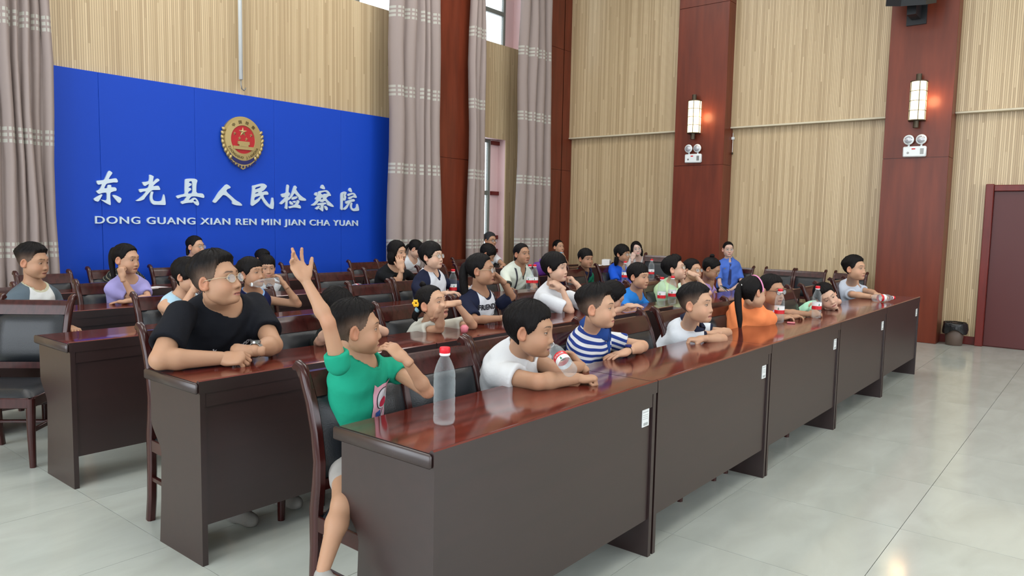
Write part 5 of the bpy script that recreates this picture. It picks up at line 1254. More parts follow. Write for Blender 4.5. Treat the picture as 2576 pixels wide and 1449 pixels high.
    if cc is not None:
        dmin = np.min([np.abs(c[0](V)) for c in cutters], 0); top_ = (.17 if nk != 'round' else .11) * s_ - (N - V) @ u; mc = np.minimum(sh.get('cw', .011) - dmin, top_)
        if sl <= 0:
            for sg, sd in ((1, 'R'), (-1, 'L')): S = pts[sd][0]; mc = np.maximum(mc, .011 - np.abs(f_cone(S + Lr * sg * .05, S + Lr * sg * .02 - u * .045, ra * 1.9, ra * 1.5)[0](V)))
    mf = np.full(len(V), -1.)
    for C_, ax, r2 in cuffs: mf = np.maximum(mf, np.minimum(.012 - np.abs((V - C_) @ ax + .004), r2 * 1.4 - np.linalg.norm(V - C_, axis=1)))
    bag = Bag(); bag.add(V, F, C)
    o = bag.build('shirt', [shirt_mat(sh['col'], sh.get('sleeve') if sl > 0 else None, cc, cf, sh.get('stripe'))], root, base)
    fattr(o, 'ms', ms); fattr(o, 'mc', mc); fattr(o, 'mf', mf); fattr(o, 'par', par)
    if nk == 'polo':   # turned collar leaves
        cb = Bag(); cc2 = np.array(cc if cc is not None else col)
        for sg in (1, -1):
            V_ = []; n = 10
            for i in range(n + 1):
                a = math.radians(180 - 165 * i / n); dr = Lr * sg * math.sin(a) + Fd * math.cos(a); r0 = nkr * 1.0; r1 = nkr * 1.72; h0 = .016 - .018 * (1 + math.cos(a)) / 2; drop = .030 + .022 * (i / n) ** 2
                c0 = N + Fd * .010 + u * (.024)
                V_ += [c0 + dr * r0 + u * h0, c0 + dr * (r0 + r1) / 2 + u * (h0 + .006), c0 + dr * r1 + u * (h0 - drop), c0 + dr * (r1 - .004) + u * (h0 - drop - .004), c0 + dr * (r0 + .004) + u * (h0 - .012)]
            Fq = [(i * 5 + k, i * 5 + (k + 1) % 5, (i + 1) * 5 + (k + 1) % 5, (i + 1) * 5 + k) for i in range(n) for k in range(5)]
            if sg < 0: Fq = [q[::-1] for q in Fq]
            cb.add(np.array(V_), Fq + [(4, 3, 2, 1, 0), tuple(n * 5 + k for k in range(5))], cc2)
        cb.build('collar', [M_cloth], root, base)
def build_pants(root, base, P0, u, Lr, w, fat, LG, ra, col, lo, hi, vox, bf, legs):
    pl = .62 if not isinstance(col, dict) else col.get('len', .62); c = np.array(col if not isinstance(col, dict) else col['col'])
    pp = [P0] + [p for g in LG.values() for p in g[:2 if pl <= 1 else 3]]; lo2 = np.min(pp, 0) - .14; hi2 = np.max(pp, 0) + .14; lo2[2] = max(lo2[2], -.01)
    f = Field(lo2, hi2, vox); f.add(*f_ell(P0 - u * .01, (w * .90 * fat, w * .74 * fat, .10), np.stack([n3(Lr), np.cross(u, n3(Lr)), u])), k=.03)
    for sg in (1, -1):
        hp, kn, an = LG[sg]; k = min(pl, 1.0); e = lerp(hp, kn, k); f.add(*f_cone(hp, e, ra * 1.95 + .008, ra * 1.75 + .004), k=.03)
        if pl > 1: f.add(*f_cone(kn, lerp(kn, an, min(pl - 1, .95)), ra * 1.65, ra * 1.25), k=.02)
    V, F = f.mesh(); bag = Bag(); bag.add(V, F, c); bag.build('trousers', [M_cloth], root, base)
    for sg in (1, -1):
        hp, kn, an = LG[sg]; fd = n3([bf[0], bf[1], -.05]); f = Field(an - .16, an + .22, .009)
        f.add(*f_cone(an - [0, 0, .035], an + fd * .10 - [0, 0, .040], .034 * w / .145 * .85, .030 * w / .145 * .85), k=.02); f.add(*f_cone(an - [0, 0, .01], an - [0, 0, .03], ra * .95, ra), k=.02)
        V, F = f.mesh()
        if len(V): V[:, 2] = np.maximum(V[:, 2], .002); bag = Bag(); bag.add(V, F, np.array((.30, .29, .27))); bag.build('shoe', [M_cloth], root, base)
M_gold_rim = mat('gold_rim', (.55, .45, .30), .3, metal=.8); M_dark_rim = mat('dark_rim', (.02, .02, .022), .35)
def build_glasses(root, base, loc, style):
    m = M_dark_rim if style == 'dark' else M_gold_rim; t = .0013 if style != 'dark' else .0017; mb = MB(); y0 = .0985
    for sg in (1, -1):
        c = np.array([sg * .0325, y0, -.003]); P = []
        for k in range(25):
            a = 2 * math.pi * k / 24; P.append(loc(c + [.0245 * math.cos(a), -.006 * abs(math.cos(a)) * (1 if sg * math.cos(a) > 0 else 0), .0195 * math.sin(a)]))
        mb.tube(P, t, 6, cap=False)
        mb.tube([loc(c + [sg * .0245, -.006, .006]), loc((sg * .074, .060, .006)), loc((sg * .0795, .0, .006)), loc((sg * .080, -.018, -.006))], t, 6)
        mb.tube([loc((sg * .009, y0, .002)), loc((0, y0 + .002, .005))], t, 6)
    mb.v = [tuple(np.array(p) - base) for p in mb.v]; g = mb.build('glasses', m, root, smooth=True)
    lb = MB()
    for sg in (1, -1):
        n0 = len(lb.v); P = []
        for yy in (.0, -.0012):
            for k in range(20): a = 2 * math.pi * k / 20; P.append(loc(np.array([sg * .0325 + .0238 * math.cos(a), y0 + yy - .006 * abs(math.cos(a)) * (1 if sg * math.cos(a) > 0 else 0), -.003 + .0188 * math.sin(a)])) - base)
        lb.add(P, [tuple(range(20)), tuple(range(20, 40))[::-1]] + [(k, 20 + k, 20 + (k + 1) % 20, (k + 1) % 20) for k in range(20)])
    lb.build('lens', M_clearglass, g)
def body_patch(res, cx_, cz_, wd, hg, n, nm, m=None, build=True, off=.003, tilt=0.0):
    """flat print wrapped on the chest: grid of points pushed onto the shirt by ray casting from the front"""
    sh = [c for c in res['root'].children if c.name.startswith('shirt')][0]; me = sh.data; bvh = BVHTree.FromPolygons([v.co for v in me.vertices], [p.vertices for p in me.polygons])
    def put(px_, pz_):
        a, b = px_ * math.cos(tilt) - pz_ * math.sin(tilt), px_ * math.sin(tilt) + pz_ * math.cos(tilt)
        o = res['N'] - res['u'] * (cz_ - b) - res['Lr'] * (cx_ + a) + res['Fd'] * .5 - res['base']; h = bvh.ray_cast(Vector(o), Vector(-res['Fd']), 1.0)
        p = np.array(h[0]) if h[0] is not None else o - res['Fd'] * .40; return p + res['Fd'] * off
    return put, sh
def chest_text(res, s, size, cx_, cz_, m, tilt=0.0, spacing=1.0):
    me = text_mesh(s, size, 'print', m, 0, size * .05, spacing, 'CENTER'); put, sh = body_patch(res, cx_, cz_, 0, 0, 0, '', tilt=tilt)
    for v in me.vertices: p = put(v.co.x, v.co.y); v.co = p
    o = bpy.data.objects.new('chest_print', me); COL.objects.link(o); o.parent = sh
def chest_poly(res, poly, cx_, cz_, m, tilt=0.0, off=.003, sub=8, nm='chest_print'):
    cu = bpy.data.curves.new('p', 'CURVE'); cu.dimensions = '2D'; cu.fill_mode = 'BOTH'; sp = cu.splines.new('POLY'); sp.points.add(len(poly) - 1); sp.use_cyclic_u = True
    for i, q in enumerate(poly): sp.points[i].co = (q[0], q[1], 0, 1)
    import bmesh
    put, sh = body_patch(res, cx_, cz_, 0, 0, 0, '', off=off, tilt=tilt); xs_ = [p[0] for p in poly]; ys_ = [p[1] for p in poly]; V = []; F = []; n = sub
    bm = bmesh.new(); vs = [bm.verts.new((p[0], p[1], 0)) for p in poly]; bm.faces.new(vs); bmesh.ops.triangulate(bm, faces=bm.faces)
    for _ in range(3):
        ed = [e for e in bm.edges if e.calc_length() > .018]
        if not ed: break
        bmesh.ops.subdivide_edges(bm, edges=ed, cuts=1); bmesh.ops.triangulate(bm, faces=bm.faces)
    me = bpy.data.meshes.new(nm); bm.to_mesh(me); bm.free(); bpy.data.curves.remove(cu)
    for v in me.vertices: v.co = put(v.co.x, v.co.y)
    me.materials.append(m); o = bpy.data.objects.new(nm, me); COL.objects.link(o); o.parent = sh; return o
# ================================================================ THE PEOPLE IN THE PHOTOGRAPH
D = ond
Z = onz
HY = ony
def IMG(dx, dy, dz=0.0): return n3(CM[0] * dx - CM[1] * dy + CM[2] * dz)
UP = np.array([0, 0, 1.])
WHITE = (.60, .62, .64); NAVY = (.012, .015, .035); DZ = DH + .036
# 1 boy in green with raised hand ------------------------------------------------
p1 = person('p1', 'small boy in a green printed T-shirt raising his right hand, front row left end', D(896, 821, 2.60), 92, 2, kind='c', hs=.83, yaw=28, w=.132, T=.37, skin='b', hair='fade', lod=0, ra=.0262,
  NB=D(904, 908, 2.63), lean=(.06, .070), seat=.55,
  R=(D(826, 812, 2.42), D(768, 704, 2.45), 'raised', IMG(-.46, .84, .1), IMG(-.55, -.35, .7), dict(S=D(852, 915, 2.47))),
  L=(D(1076, 986, 2.60), D(1018, 902, 2.50), 'pinch', IMG(-.72, .62, .12), IMG(.55, .55, -.5), dict(S=D(985, 926, 2.74))),
  shirt=dict(col=(.012, .27, .165), len=.30, flare=1.25, collar=(.011, .23, .14), loose=.016), pants=dict(col=(.30, .28, .26), len=.35),
  legs={1: (D(868, 1180, 2.60), D(862, 1268, 2.40), D(812, 1436, 2.27)), -1: (D(930, 1180, 2.72), D(1000, 1240, 2.45), D(960, 1430, 2.45))})
M_pinkprint = mat('pink_print', (.66, .36, .44), .8); M_printred = mat('print_red', (.5, .02, .06), .8); M_printwhite = mat('print_white', (.62, .62, .66), .8); M_printblue = mat('print_blue', (.03, .09, .35), .8); M_printdark = mat('print_dark', (.03, .03, .04), .8)
chest_poly(p1, [(-.052, -.08), (.052, -.08), (.050, .07), (.035, .062), (0, .066), (-.030, .062), (-.050, .078)], -.01, .15, M_pinkprint, off=.0035)
def oval(cx_, cy_, a, b, n=22): return [(cx_ + a * math.cos(2 * math.pi * k / n), cy_ + b * math.sin(2 * math.pi * k / n)) for k in range(n)]
chest_poly(p1, oval(.0, .012, .038, .042), -.01, .15, M_printdark, off=.0045); chest_poly(p1, oval(.0, .012, .035, .039), -.01, .15, M_printwhite, off=.0055)
chest_poly(p1, oval(.0, -.002, .023, .019), -.01, .15, M_printred, off=.0068)
chest_poly(p1, [(-.036, -.035), (-.010, -.030), (-.008, -.078), (-.034, -.078)], -.01, .15, M_printblue, off=.0055); chest_poly(p1, oval(.014, -.052, .014, .018), -.01, .15, M_printwhite, off=.0055)
# 2 boy drinking ------------------------------------------------------------------
p2 = person('p2', 'boy in a white T-shirt drinking from a tilted bottle at the front desk', HY(1335, 824, 1.86), 72, -2, 0, kind='c', hs=.97, yaw=18, w=.16, T=.42, skin='b', hair='fringe', hairp=dict(line=[(0, .058), (20, .056), (36, .052), (48, .040), (60, .010), (80, -.012), (92, .020), (108, .010), (122, -.045), (140, -.075), (180, -.084)], top=.018, side=.012), lod=0, ra=.039, eyes=.8,
  NB=HY(1305, 888, 1.97), lean=(.16, .06),
  R=(P_(1352, 962), P_(1452, 952), 'fist', IMG(1, .0, .15), UP),
  L=(P_(1400, 935), P_(1462, 936), 'grip', IMG(-.35, .35, .2), IMG(.7, .3, .3)),
  shirt=dict(col=(.60, .61, .62), len=.55, flare=1.5, loose=.018))
r = bottle(0, 0, 0, 'labelled water bottle tipped to the mouth of the boy in white', pos=D(1436, 934, 3.28), rot=0, text=True, openb=True, flip=True)
a = D(1438, 936, 2.90); b = D(1382, 862, 3.06); zz = n3(b - a); xx = n3(np.cross(zz, CM[2])); yy = np.cross(zz, xx)
vdir = -CM[2] - zz * (-CM[2] @ zz); vdir = n3(vdir)
Mx = Matrix([[vdir[i], np.cross(zz, vdir)[i], zz[i], a[i]] for i in range(3)] + [[0, 0, 0, 1]]); r.matrix_world = Mx @ Matrix.Scale(np.linalg.norm(b - a) / .221, 4)
# 3 boy in striped polo -------------------------------------------------------------
p3 = person('p3', 'boy in a blue and white striped polo shirt with a dark wrist watch', HY(1502, 769, 1.94), 76, 3, kind='c', hs=.885, yaw=20, w=.155, T=.42, skin='a', hair='fade', hairp=dict(quiff=.006, top=.022), lod=0, ra=.034,
  NB=HY(1494, 838, 2.02), lean=(.12, .03),
  R=None,
  L=(P_(1624, 872), P_(1578, 884), 'flat', IMG(-1, -.22, -.5), UP),
  shirt=dict(col=(.60, .61, .62), neck='polo', collar=(.018, .055, .22), stripe=((.018, .040, .20), .028, .5), len=.68, flare=1.4, vdepth=.07))
# 4 boy in white polo with navy collar ----------------------------------------------
p4 = person('p4', 'boy in a white polo with navy collar leaning on folded arms', HY(1752, 761, 1.84), 66, 4, 0, kind='c', hs=.93, yaw=22, w=.155, T=.42, skin='a', hair='fade', hairp=dict(top=.021), lod=1, ra=.034, mouth=1,
  NB=HY(1738, 826, 1.96), lean=(.20, .05),
  R=(P_(1818, 853), P_(1766, 852), 'loose', IMG(-1, -.1, .1), UP),
  L=(P_(1864, 839), P_(1800, 838), 'flat', IMG(-1, 0, .2), UP),
  shirt=dict(col=(.60, .64, .69), neck='polo', collar=NAVY, cuff=NAVY, len=.66, flare=1.5, vdepth=.06))
# 5 girl in orange -------------------------------------------------------------------
p5 = person('p5', 'girl in an orange top with black ponytail and pink headband turned away', HY(1894, 733, 1.86), 128, -6, -8, kind='c', hs=.86, yaw=60, w=.145, T=.40, skin='a', hair='tied', lod=1, ra=.030,
  hairp=dict(top=.014, side=.014, line=[(0, .070), (42, .060), (60, .02), (80, -.01), (92, .020), (108, .000), (122, -.060), (140, -.085), (180, -.095)], chains=[([(0, -.095, .05), (0, -.125, .04), (.01, -.145, -.03), (.015, -.14, -.12), (.02, -.125, -.22), (.02, -.12, -.32)], (.014, .024, .032, .030, .024, .006))], ties=[([(0, -.100, .035), (0, -.112, .05), (.0, -.118, .06)], (.012, .022, .010), (.62, .62, .60))], tiename='scrunchie'),
  NB=HY(1893, 772, 1.92), lean=(.16, .04),
  R=(P_(1936, 803), P_(1962, 800), 'relaxed', IMG(1, .1, .2), UP),
  L=(D(1905, 790, 5.35), P_(1935, 790), 'relaxed', IMG(1, 0, .3), UP),
  shirt=dict(col=(.78, .235, .085), len=.8, flare=1.8, loose=.028, wr=2.0))
hb = MB(); P = [tuple(p5['loc']((.098 * math.sin(t), .018 - .02 * abs(math.cos(t)) , .025 + .110 * math.cos(t)))) for t in np.linspace(-1.75, 1.75, 26)]
hb.tube([np.array(q) - p5['base'] for q in P], .0045, 8); hb.build('headband', mat('pink_band', (.66, .22, .42), .45), p5['root'], smooth=True)
# 6 boy with glasses --------------------------------------------------------------------
p6 = person('p6', 'boy in dark rimmed glasses and pale lilac shirt beside the orange shirt girl', HY(1941, 728, 1.88), 52, 0, kind='c', hs=.90, yaw=15, w=.15, T=.42, skin='b', hair='short', lod=1, ra=.031, glasses='dark', mouth=1,
  NB=HY(1936, 776, 1.98), lean=(.14, .03),
  R=(P_(1950, 800), P_(1985, 800), 'relaxed', IMG(1, .1, .2), UP),
  L=(P_(1978, 787), P_(2036, 790), 'grip', IMG(1, .15, .1), IMG(-.1, .6, -.6)),
  shirt=dict(col=(.40, .38, .62), len=.6))
# 7 boy resting his head ----------------------------------------------------------------
p7 = person('p7', 'boy in a mint green shirt resting his tilted head on his arm', HY(2078, 744, 1.78), 22, -8, 34, kind='c', hs=.88, yaw=10, w=.145, T=.40, skin='c', hair='short', hairp=dict(top=.022, side=.012), lod=1, ra=.030, eyes=.6,
  NB=HY(2060, 778, 1.98), lean=(.22, .05),
  R=(P_(2060, 800), P_(2085, 786), 'loose', IMG(1, 0, .2), UP),
  L=(P_(2108, 775), P_(2066, 778), 'relaxed', IMG(-1, 0, -.1), UP),
  shirt=dict(col=(.36, .66, .48), len=.62))
# 8 boy at the right end ------------------------------------------------------------------
p8 = person('p8', 'boy in a pale grey T-shirt at the right end holding a bottle', HY(2150, 673, 1.96), 60, 5, kind='c', hs=1.0, yaw=15, w=.175, T=.46, skin='a', hair='short', hairp=dict(top=.020), lod=1, ra=.035,
  NB=HY(2146, 716, 2.04), lean=(.14, .05),
  R=(P_(2145, 752), P_(2200, 758), 'loose', IMG(1, -.15, -.1), UP),
  L=(P_(2190, 735), P_(2208, 744), 'grip', IMG(.9, -.2, -.3), UP),
  shirt=dict(col=(.50, .55, .64), len=.72, flare=1.5))
# 9 man in black ---------------------------------------------------------------------------
p9 = person('p9', 'man in glasses and black T-shirt with clasped hands on the second row desk', D(545, 700, 3.40), 54, 12, kind='m', hs=1.05, yaw=6, w=.20, T=.54, skin='b', hair='fade', hairp=dict(top=.024, side=.003, quiff=.004, line=[(0, .074), (25, .073), (42, .064), (50, .048), (60, .012), (80, -.006), (92, .022), (108, .012), (122, -.040), (140, -.070), (180, -.078)]), lod=0, ra=.050, glasses='gold', hand=1.0,
  NB=D(558, 768, 3.54), lean=(.24, .06), fat=1.05,
  R=(P_(402, 905), D(556, 901, 3.27), 'loose', IMG(1, .02, .1), IMG(.1, .75, -.6), dict(S=D(456, 793, 3.36))),
  L=(D(688, 868, 3.56), D(640, 882, 3.38), 'fist', IMG(-1, .10, -.25), IMG(0, .9, -.45), dict(S=D(638, 768, 3.76))),
  shirt=dict(col=(.0075, .0085, .012), len=.70, flare=1.45, loose=.016), pants=(.02, .02, .025))
chest_text(p9, 'mascon', .042, .055, .20, M_printwhite, tilt=.35); chest_text(p9, 'k', .03, -.09, .20, M_printwhite, tilt=.3)
def wristband(res, side, m1, m2, name, r=.026, face=None, frac=.12, wdt=.011):
    S, E_, W_ = res['pts'][side]; ax = n3(W_ - E_); c = W_ - ax * .012; u_ = n3(np.cross(ax, UP)); v_ = np.cross(u_, ax); mb = MB(); n = 26
    for s_ in (-wdt, wdt):
        for k in range(n): a = 2 * math.pi * k / n; mb.v.append(tuple(c + ax * s_ + (u_ * math.cos(a) + v_ * math.sin(a)) * r - res['base']))
    for s_ in (wdt, -wdt):
        for k in range(n): a = 2 * math.pi * k / n; mb.v.append(tuple(c + ax * s_ + (u_ * math.cos(a) + v_ * math.sin(a)) * (r - .003) - res['base']))
    for q in range(4):
        for k in range(n): a = q * n + k; b = q * n + (k + 1) % n; c2 = ((q + 1) % 4) * n; mb.f.append((a, b, c2 + (k + 1) % n, c2 + k)); mb.m.append(0)
    o = mb.build(name, m1, res['root'], smooth=False)
    up_ = v_ if v_[2] > 0 else -v_; mb = MB(); mb.tube([c + up_ * (r - .002) - res['base'], c + up_ * (r + .008) - res['base']], .017 * (r / .026), 14); mb.build('watch_case', m2, o)
wristband(p9, 'L', M_grey, mat('steel', (.5, .5, .48), .25, metal=.9), 'wrist_watch', .036)
wristband(p3, 'L', M_black, mat('navy_watch', (.01, .015, .12), .3), 'wrist_watch', .0245, wdt=.010)
# 10 child hidden behind the boy in green ------------------------------------------------------
p10 = person('p10', 'dark haired child in a black top hidden behind the boy in green', D(850, 772, 4.02), 40, -18, kind='c', hs=.90, yaw=10, w=.145, T=.40, skin='c', hair='bowl', lod=1, ra=.031,
  NB=D(850, 835, 4.12), lean=(.14, .04), R=(P_(806, 862), P_(838, 815, -1), 'cheek', IMG(.2, .9, .2), IMG(-.6, 0, -.6)), L=(P_(966, 846), P_(905, 812, -1), 'cheek', IMG(-.3, .9, .2), IMG(.6, .1, -.5)), shirt=dict(col=(.012, .014, .014), len=.6))
# 11 girl with yellow flower clip ----------------------------------------------------------------
p11 = person('p11', 'little girl in a cream top with a yellow flower clip propping her chin', D(1086, 760, 4.45), 54, 16, 4, kind='c', hs=.93, yaw=12, w=.140, T=.38, skin='a', hair='tied', lod=1, ra=.030, mouth=2, eyes=.35,
  hairp=dict(chains=[([(.02, -.085, -.02), (.03, -.115, -.03), (.035, -.135, -.055), (.03, -.13, -.085)], (.014, .024, .022, .006)), ([(0, -.02, .128), (-.01, -.04, .142), (-.01, -.06, .130)], (.014, .018, .012))], ties=[([(.030, -.090, -.012), (.035, -.102, -.014), (.038, -.112, -.018)], (.012, .020, .012), (.30, .52, .62))], tiename='hair_band'),
  NB=D(1082, 826, 4.56), lean=(.16, .04),
  R=(P_(1106, 835), P_(1109, 776, -1), 'cheek', IMG(-.35, -.75, .5), IMG(.55, .2, -.7), dict(S=D(1052, 835, 4.50))),
  L=(P_(1190, 828), D(1147, 762, 4.42), 'loose', IMG(-.95, -.1, .1), IMG(.2, .7, -.4), dict(S=D(1128, 822, 4.66))),
  shirt=dict(col=(.50, .50, .44), len=.62, flare=2.0, loose=.016, wr=1.6))
fb = MB(); c0 = p11['loc']((.074, -.066, .030)) - p11['base']
for k in range(6): a = 2 * math.pi * k / 6; q = c0 + (CM[0] * math.cos(a) + CM[1] * math.sin(a)) * .014 - CM[2] * .012; fb.lathe([(0, -.003), (.010, 0), (0, .003)], 8, c=q, axis=np.stack([CM[0], CM[1], CM[2]], 1))
fb.build('flower_clip', mat('yellow', (.80, .45, .01), .5), p11['root'])
# 12 girl in navy raglan ---------------------------------------------------------------------------
p12 = person('p12', 'girl in glasses with long ponytail and white printed navy sleeved shirt, second row', D(1210, 676, 4.96), 74, 4, kind='c', hs=.90, yaw=5, w=.155, T=.46, skin='d', hair='tied', lod=1, ra=.031, glasses='gold', mouth=1,
  hairp=dict(top=.013, side=.010, chains=[([(0, -.095, .05), (0, -.125, .035), (.0, -.14, -.03), (.0, -.14, -.12), (.0, -.13, -.20), (0, -.12, -.26)], (.014, .028, .036, .034, .026, .006))], ties=[([(0, -.100, .035), (0, -.112, .045), (.0, -.120, .05)], (.010, .020, .010), (.45, .60, .52))], tiename='scrunchie'),
  NB=D(1206, 738, 5.05), lean=(.10, .02),
  R=(P_(1196, 812), P_(1270, 800), 'relaxed', IMG(1, .0, .1), UP, dict(S=D(1172, 765, 4.94))),
  L=(D(1288, 746, 5.28), D(1262, 706, 5.16), 'loose', IMG(-.7, .5, .1), IMG(.2, .6, .6), dict(S=D(1258, 765, 5.28))),
  shirt=dict(col=(.60, .62, .66), sleeve=NAVY, collar=(.012, .014, .03), len=.85, flare=1.5, rag=.50))
chest_text(p12, 'FRiENDS', .046, -.01, .105, M_printdark, spacing=1.1); chest_text(p12, 'FRiENDS', .046, 0, .19, M_printdark)
# 13 child in white, both hands to cheeks --------------------------------------------------------------
p13 = person('p13', 'child in a white T-shirt with black fringe holding both cheeks', D(1397, 671, 5.48), 64, 4, kind='c', hs=.91, yaw=8, w=.150, T=.44, skin='c', hair='bowl', hairp=dict(top=.020), lod=1, ra=.030, eyes=.7,
  NB=D(1392, 728, 5.58), lean=(.12, .03),
  R=(P_(1436, 782), P_(1412, 722, -1), 'loose', IMG(-.8, .55, -.1), IMG(.1, .7, -.7), dict(S=D(1368, 752, 5.46))),
  L=(P_(1474, 770), P_(1452, 716, -1), 'loose', IMG(-.6, .7, 0), IMG(.8, .4, -.2), dict(S=D(1432, 745, 5.76))),
  shirt=dict(col=(.62, .64, .67), len=.75, flare=1.9, loose=.018))
# 14 head down -------------------------------------------------------------------------------------------
p14 = person('p14', 'black haired child bowed over the desk behind the striped polo boy', D(1543, 742, 5.62), 95, -32, kind='c', hs=.88, yaw=10, w=.140, T=.38, skin='c', hair='bob', hairp=dict(chains=BOBCH), lod=2, ra=.028,
  R=(P_(1555, 782), P_(1580, 770), 'flat', IMG(1, 0, .1), UP), L=(P_(1600, 775), P_(1585, 772), 'relaxed', IMG(1, 0, .1), UP), shirt=dict(col=(.02, .02, .025), len=.6))
# 15 bright blue ----------------------------------------------------------------------------------------
p15 = person('p15', 'boy in a bright blue T-shirt with pursed lips, second row', D(1607, 693, 6.22), 56, 0, kind='c', hs=.90, yaw=5, w=.150, T=.42, skin='a', hair='fringe', hairp=dict(top=.018, side=.013), lod=1, ra=.030,
  NB=D(1602, 740, 6.32), shirt=dict(col=(.025, .20, .62), len=.6), R=(P_(1580, 790, -1), P_(1600, 800, -1), None), L=(P_(1640, 785, -1), P_(1630, 795, -1), None))
# 16 lime ------------------------------------------------------------------------------------------------
p16 = person('p16', 'boy in a lime green T-shirt rubbing his face with both fists', D(1697, 674, 6.72), 78, 14, kind='c', hs=.92, yaw=12, w=.155, T=.45, skin='c', hair='short', hairp=dict(top=.024, side=.016, quiff=.010), lod=1, ra=.030, glasses='gold',
  NB=D(1692, 718, 6.84), R=(P_(1727, 742), P_(1713, 694, -1), 'fist', IMG(-.9, .1, 0), IMG(.1, .8, -.5), dict(S=D(1680, 735, 6.72))), L=(P_(1784, 738), P_(1747, 688, -1), 'fist', IMG(-.8, .3, 0), IMG(.2, .7, -.6), dict(S=D(1722, 728, 7.0))),
  shirt=dict(col=(.48, .66, .40), len=.55, flare=1.5, wr=1.6))
# 17 lilac bun --------------------------------------------------------------------------------------------
p17 = person('p17', 'girl in a lilac top with a hair bun looking down at the desk', HY(1790, 674, 3.20), 78, -26, kind='c', hs=.92, yaw=8, w=.145, T=.42, skin='b', hair='tied', lod=2, ra=.028, glasses='gold',
  hairp=dict(top=.012, chains=[([(0, -.05, .115), (0, -.06, .135), (0, -.07, .15)], (.022, .030, .014))], flat=1.0), NB=HY(1785, 716, 3.27), shirt=dict(col=(.40, .28, .60), len=.5, flare=1.5), R=(P_(1775, 755, -1), P_(1800, 757, -1), 'relaxed', None, UP), L=(P_(1812, 750, -1), P_(1825, 755, -1), 'relaxed', None, UP))
p18 = person('p18', 'boy with glasses half hidden behind the boy in lime green', HY(1742, 678, 3.22), 52, 6, kind='c', hs=.90, yaw=5, w=.145, T=.42, skin='a', hair='short', lod=2, ra=.028, glasses='gold', shirt=dict(col=(.50, .60, .50), len=.6))
# 19 grey raglan --------------------------------------------------------------------------------------------
p19 = person('p19', 'boy in a white shirt with grey sleeves behind the far left chair', D(84, 655, 4.85), 52, -4, kind='c', hs=.93, yaw=15, w=.150, T=.44, skin='b', hair='fade', hairp=dict(top=.024), lod=1, ra=.031, eyes=.45,
  NB=D(84, 722, 4.90), shirt=dict(col=(.58, .59, .58), sleeve=(.085, .11, .13), collar=(.42, .40, .29), cw=.016, len=.6, rag=.45), pants=(.03, .035, .05))
# 20 lilac girl -----------------------------------------------------------------------------------------------
p20 = person('p20', 'girl in a lilac T-shirt with high ponytail touching her ear', HY(318, 649, 5.78), 50, -2, kind='c', hs=.94, yaw=5, w=.150, T=.44, skin='a', hair='tied', lod=1, ra=.028, mouth=1,
  hairp=dict(top=.012, chains=PONY(0, 1.35)), NB=HY(322, 703, 5.85), lean=(.10, .02),
  R=(P_(338, 752), P_(308, 698, -1), 'fist', IMG(-.2, .95, 0), IMG(-.3, .1, -.9)), L=(P_(372, 748), P_(322, 757), 'flat', IMG(-1, -.1, -.2), UP),
  shirt=dict(col=(.32, .29, .57), len=.72, flare=1.5))
p37 = person('p37', 'person in a dark patterned shirt mostly hidden behind the lilac ponytail girl', HY(318, 652, 7.22), 40, 0, kind='w', hs=.92, yaw=0, w=.185, T=.46, skin='a', hair='tied', lod=2, ra=.032, NB=HY(318, 694, 7.29), shirt=dict(col=(.02, .022, .022), stripe=((.16, .15, .11), .022, .28), len=.8, wr=3))
# 21 woman lilac -------------------------------------------------------------------------------------------------
p21 = person('p21', 'woman in glasses and pale lilac T-shirt against the blue panel', HY(492, 618, 7.20), 50, 2, kind='w', hs=.88, yaw=0, w=.170, T=.50, skin='a', hair='tied', hairp=dict(chains=LOWPONY, top=.011), lod=1, ra=.031, glasses='gold', NB=HY(488, 656, 7.27),
  shirt=dict(col=(.38, .34, .60), len=.65, flare=1.4), R=(P_(445, 715, -1), P_(490, 722, -1), 'relaxed', None, UP), L=(P_(530, 705, -1), P_(505, 718, -1), 'relaxed', None, UP))
# 22 light blue vest -----------------------------------------------------------------------------------------------
p22 = person('p22', 'child in a light blue vest behind the man in black, hand on head', HY(474, 690, 4.66), 60, -10, kind='c', hs=.92, yaw=5, w=.145, T=.42, skin='a', hair='bowl', lod=1, ra=.032, NB=HY(462, 746, 4.73),
  R=(P_(452, 790, -1), P_(488, 724, -1), 'cheek', IMG(.1, .9, .1), IMG(-.3, 0, -.9)), L=None, shirt=dict(col=(.34, .50, .60), neck='tank', len=0, collar=(.50, .55, .58)))
# 23 navy tank -----------------------------------------------------------------------------------------------------
p23 = person('p23', 'boy in a navy basketball vest drinking from a clear bottle', HY(632, 685, 4.62), 48, 10, kind='c', hs=.90, yaw=0, w=.150, T=.42, skin='b', hair='fringe', hairp=dict(top=.018, side=.012), lod=1, ra=.030, eyes=.4,
  NB=HY(636, 738, 4.69), R=(P_(598, 800, -1), P_(620, 815, -1), None), L=(P_(750, 765, 1), P_(716, 716, -1), 'grip', IMG(-.5, .75, 0), IMG(.75, .5, .1)),
  shirt=dict(col=(.010, .014, .06), neck='tank', len=0, collar=(.20, .36, .62)))
a = D(702, 707, 5.04); b = D(664, 712, 4.98); zz = n3(b - a); vdir = n3(-CM[2] + zz * (CM[2] @ zz)); r = bottle(0, 0, 0, 'clear bottle held sideways to the mouth of the boy in the navy vest', pos=a, lab=False, openb=True)
r.matrix_world = Matrix([[vdir[i], np.cross(zz, vdir)[i], zz[i], a[i]] for i in range(3)] + [[0, 0, 0, 1]]) @ Matrix.Scale(.9, 4)
chest_poly(p23, [(-.008, .01), (.002, .014), (.0, .004), (.012, .012), (.004, -.002), (.010, -.012), (-.002, -.008)], -.045, .15, M_printwhite)
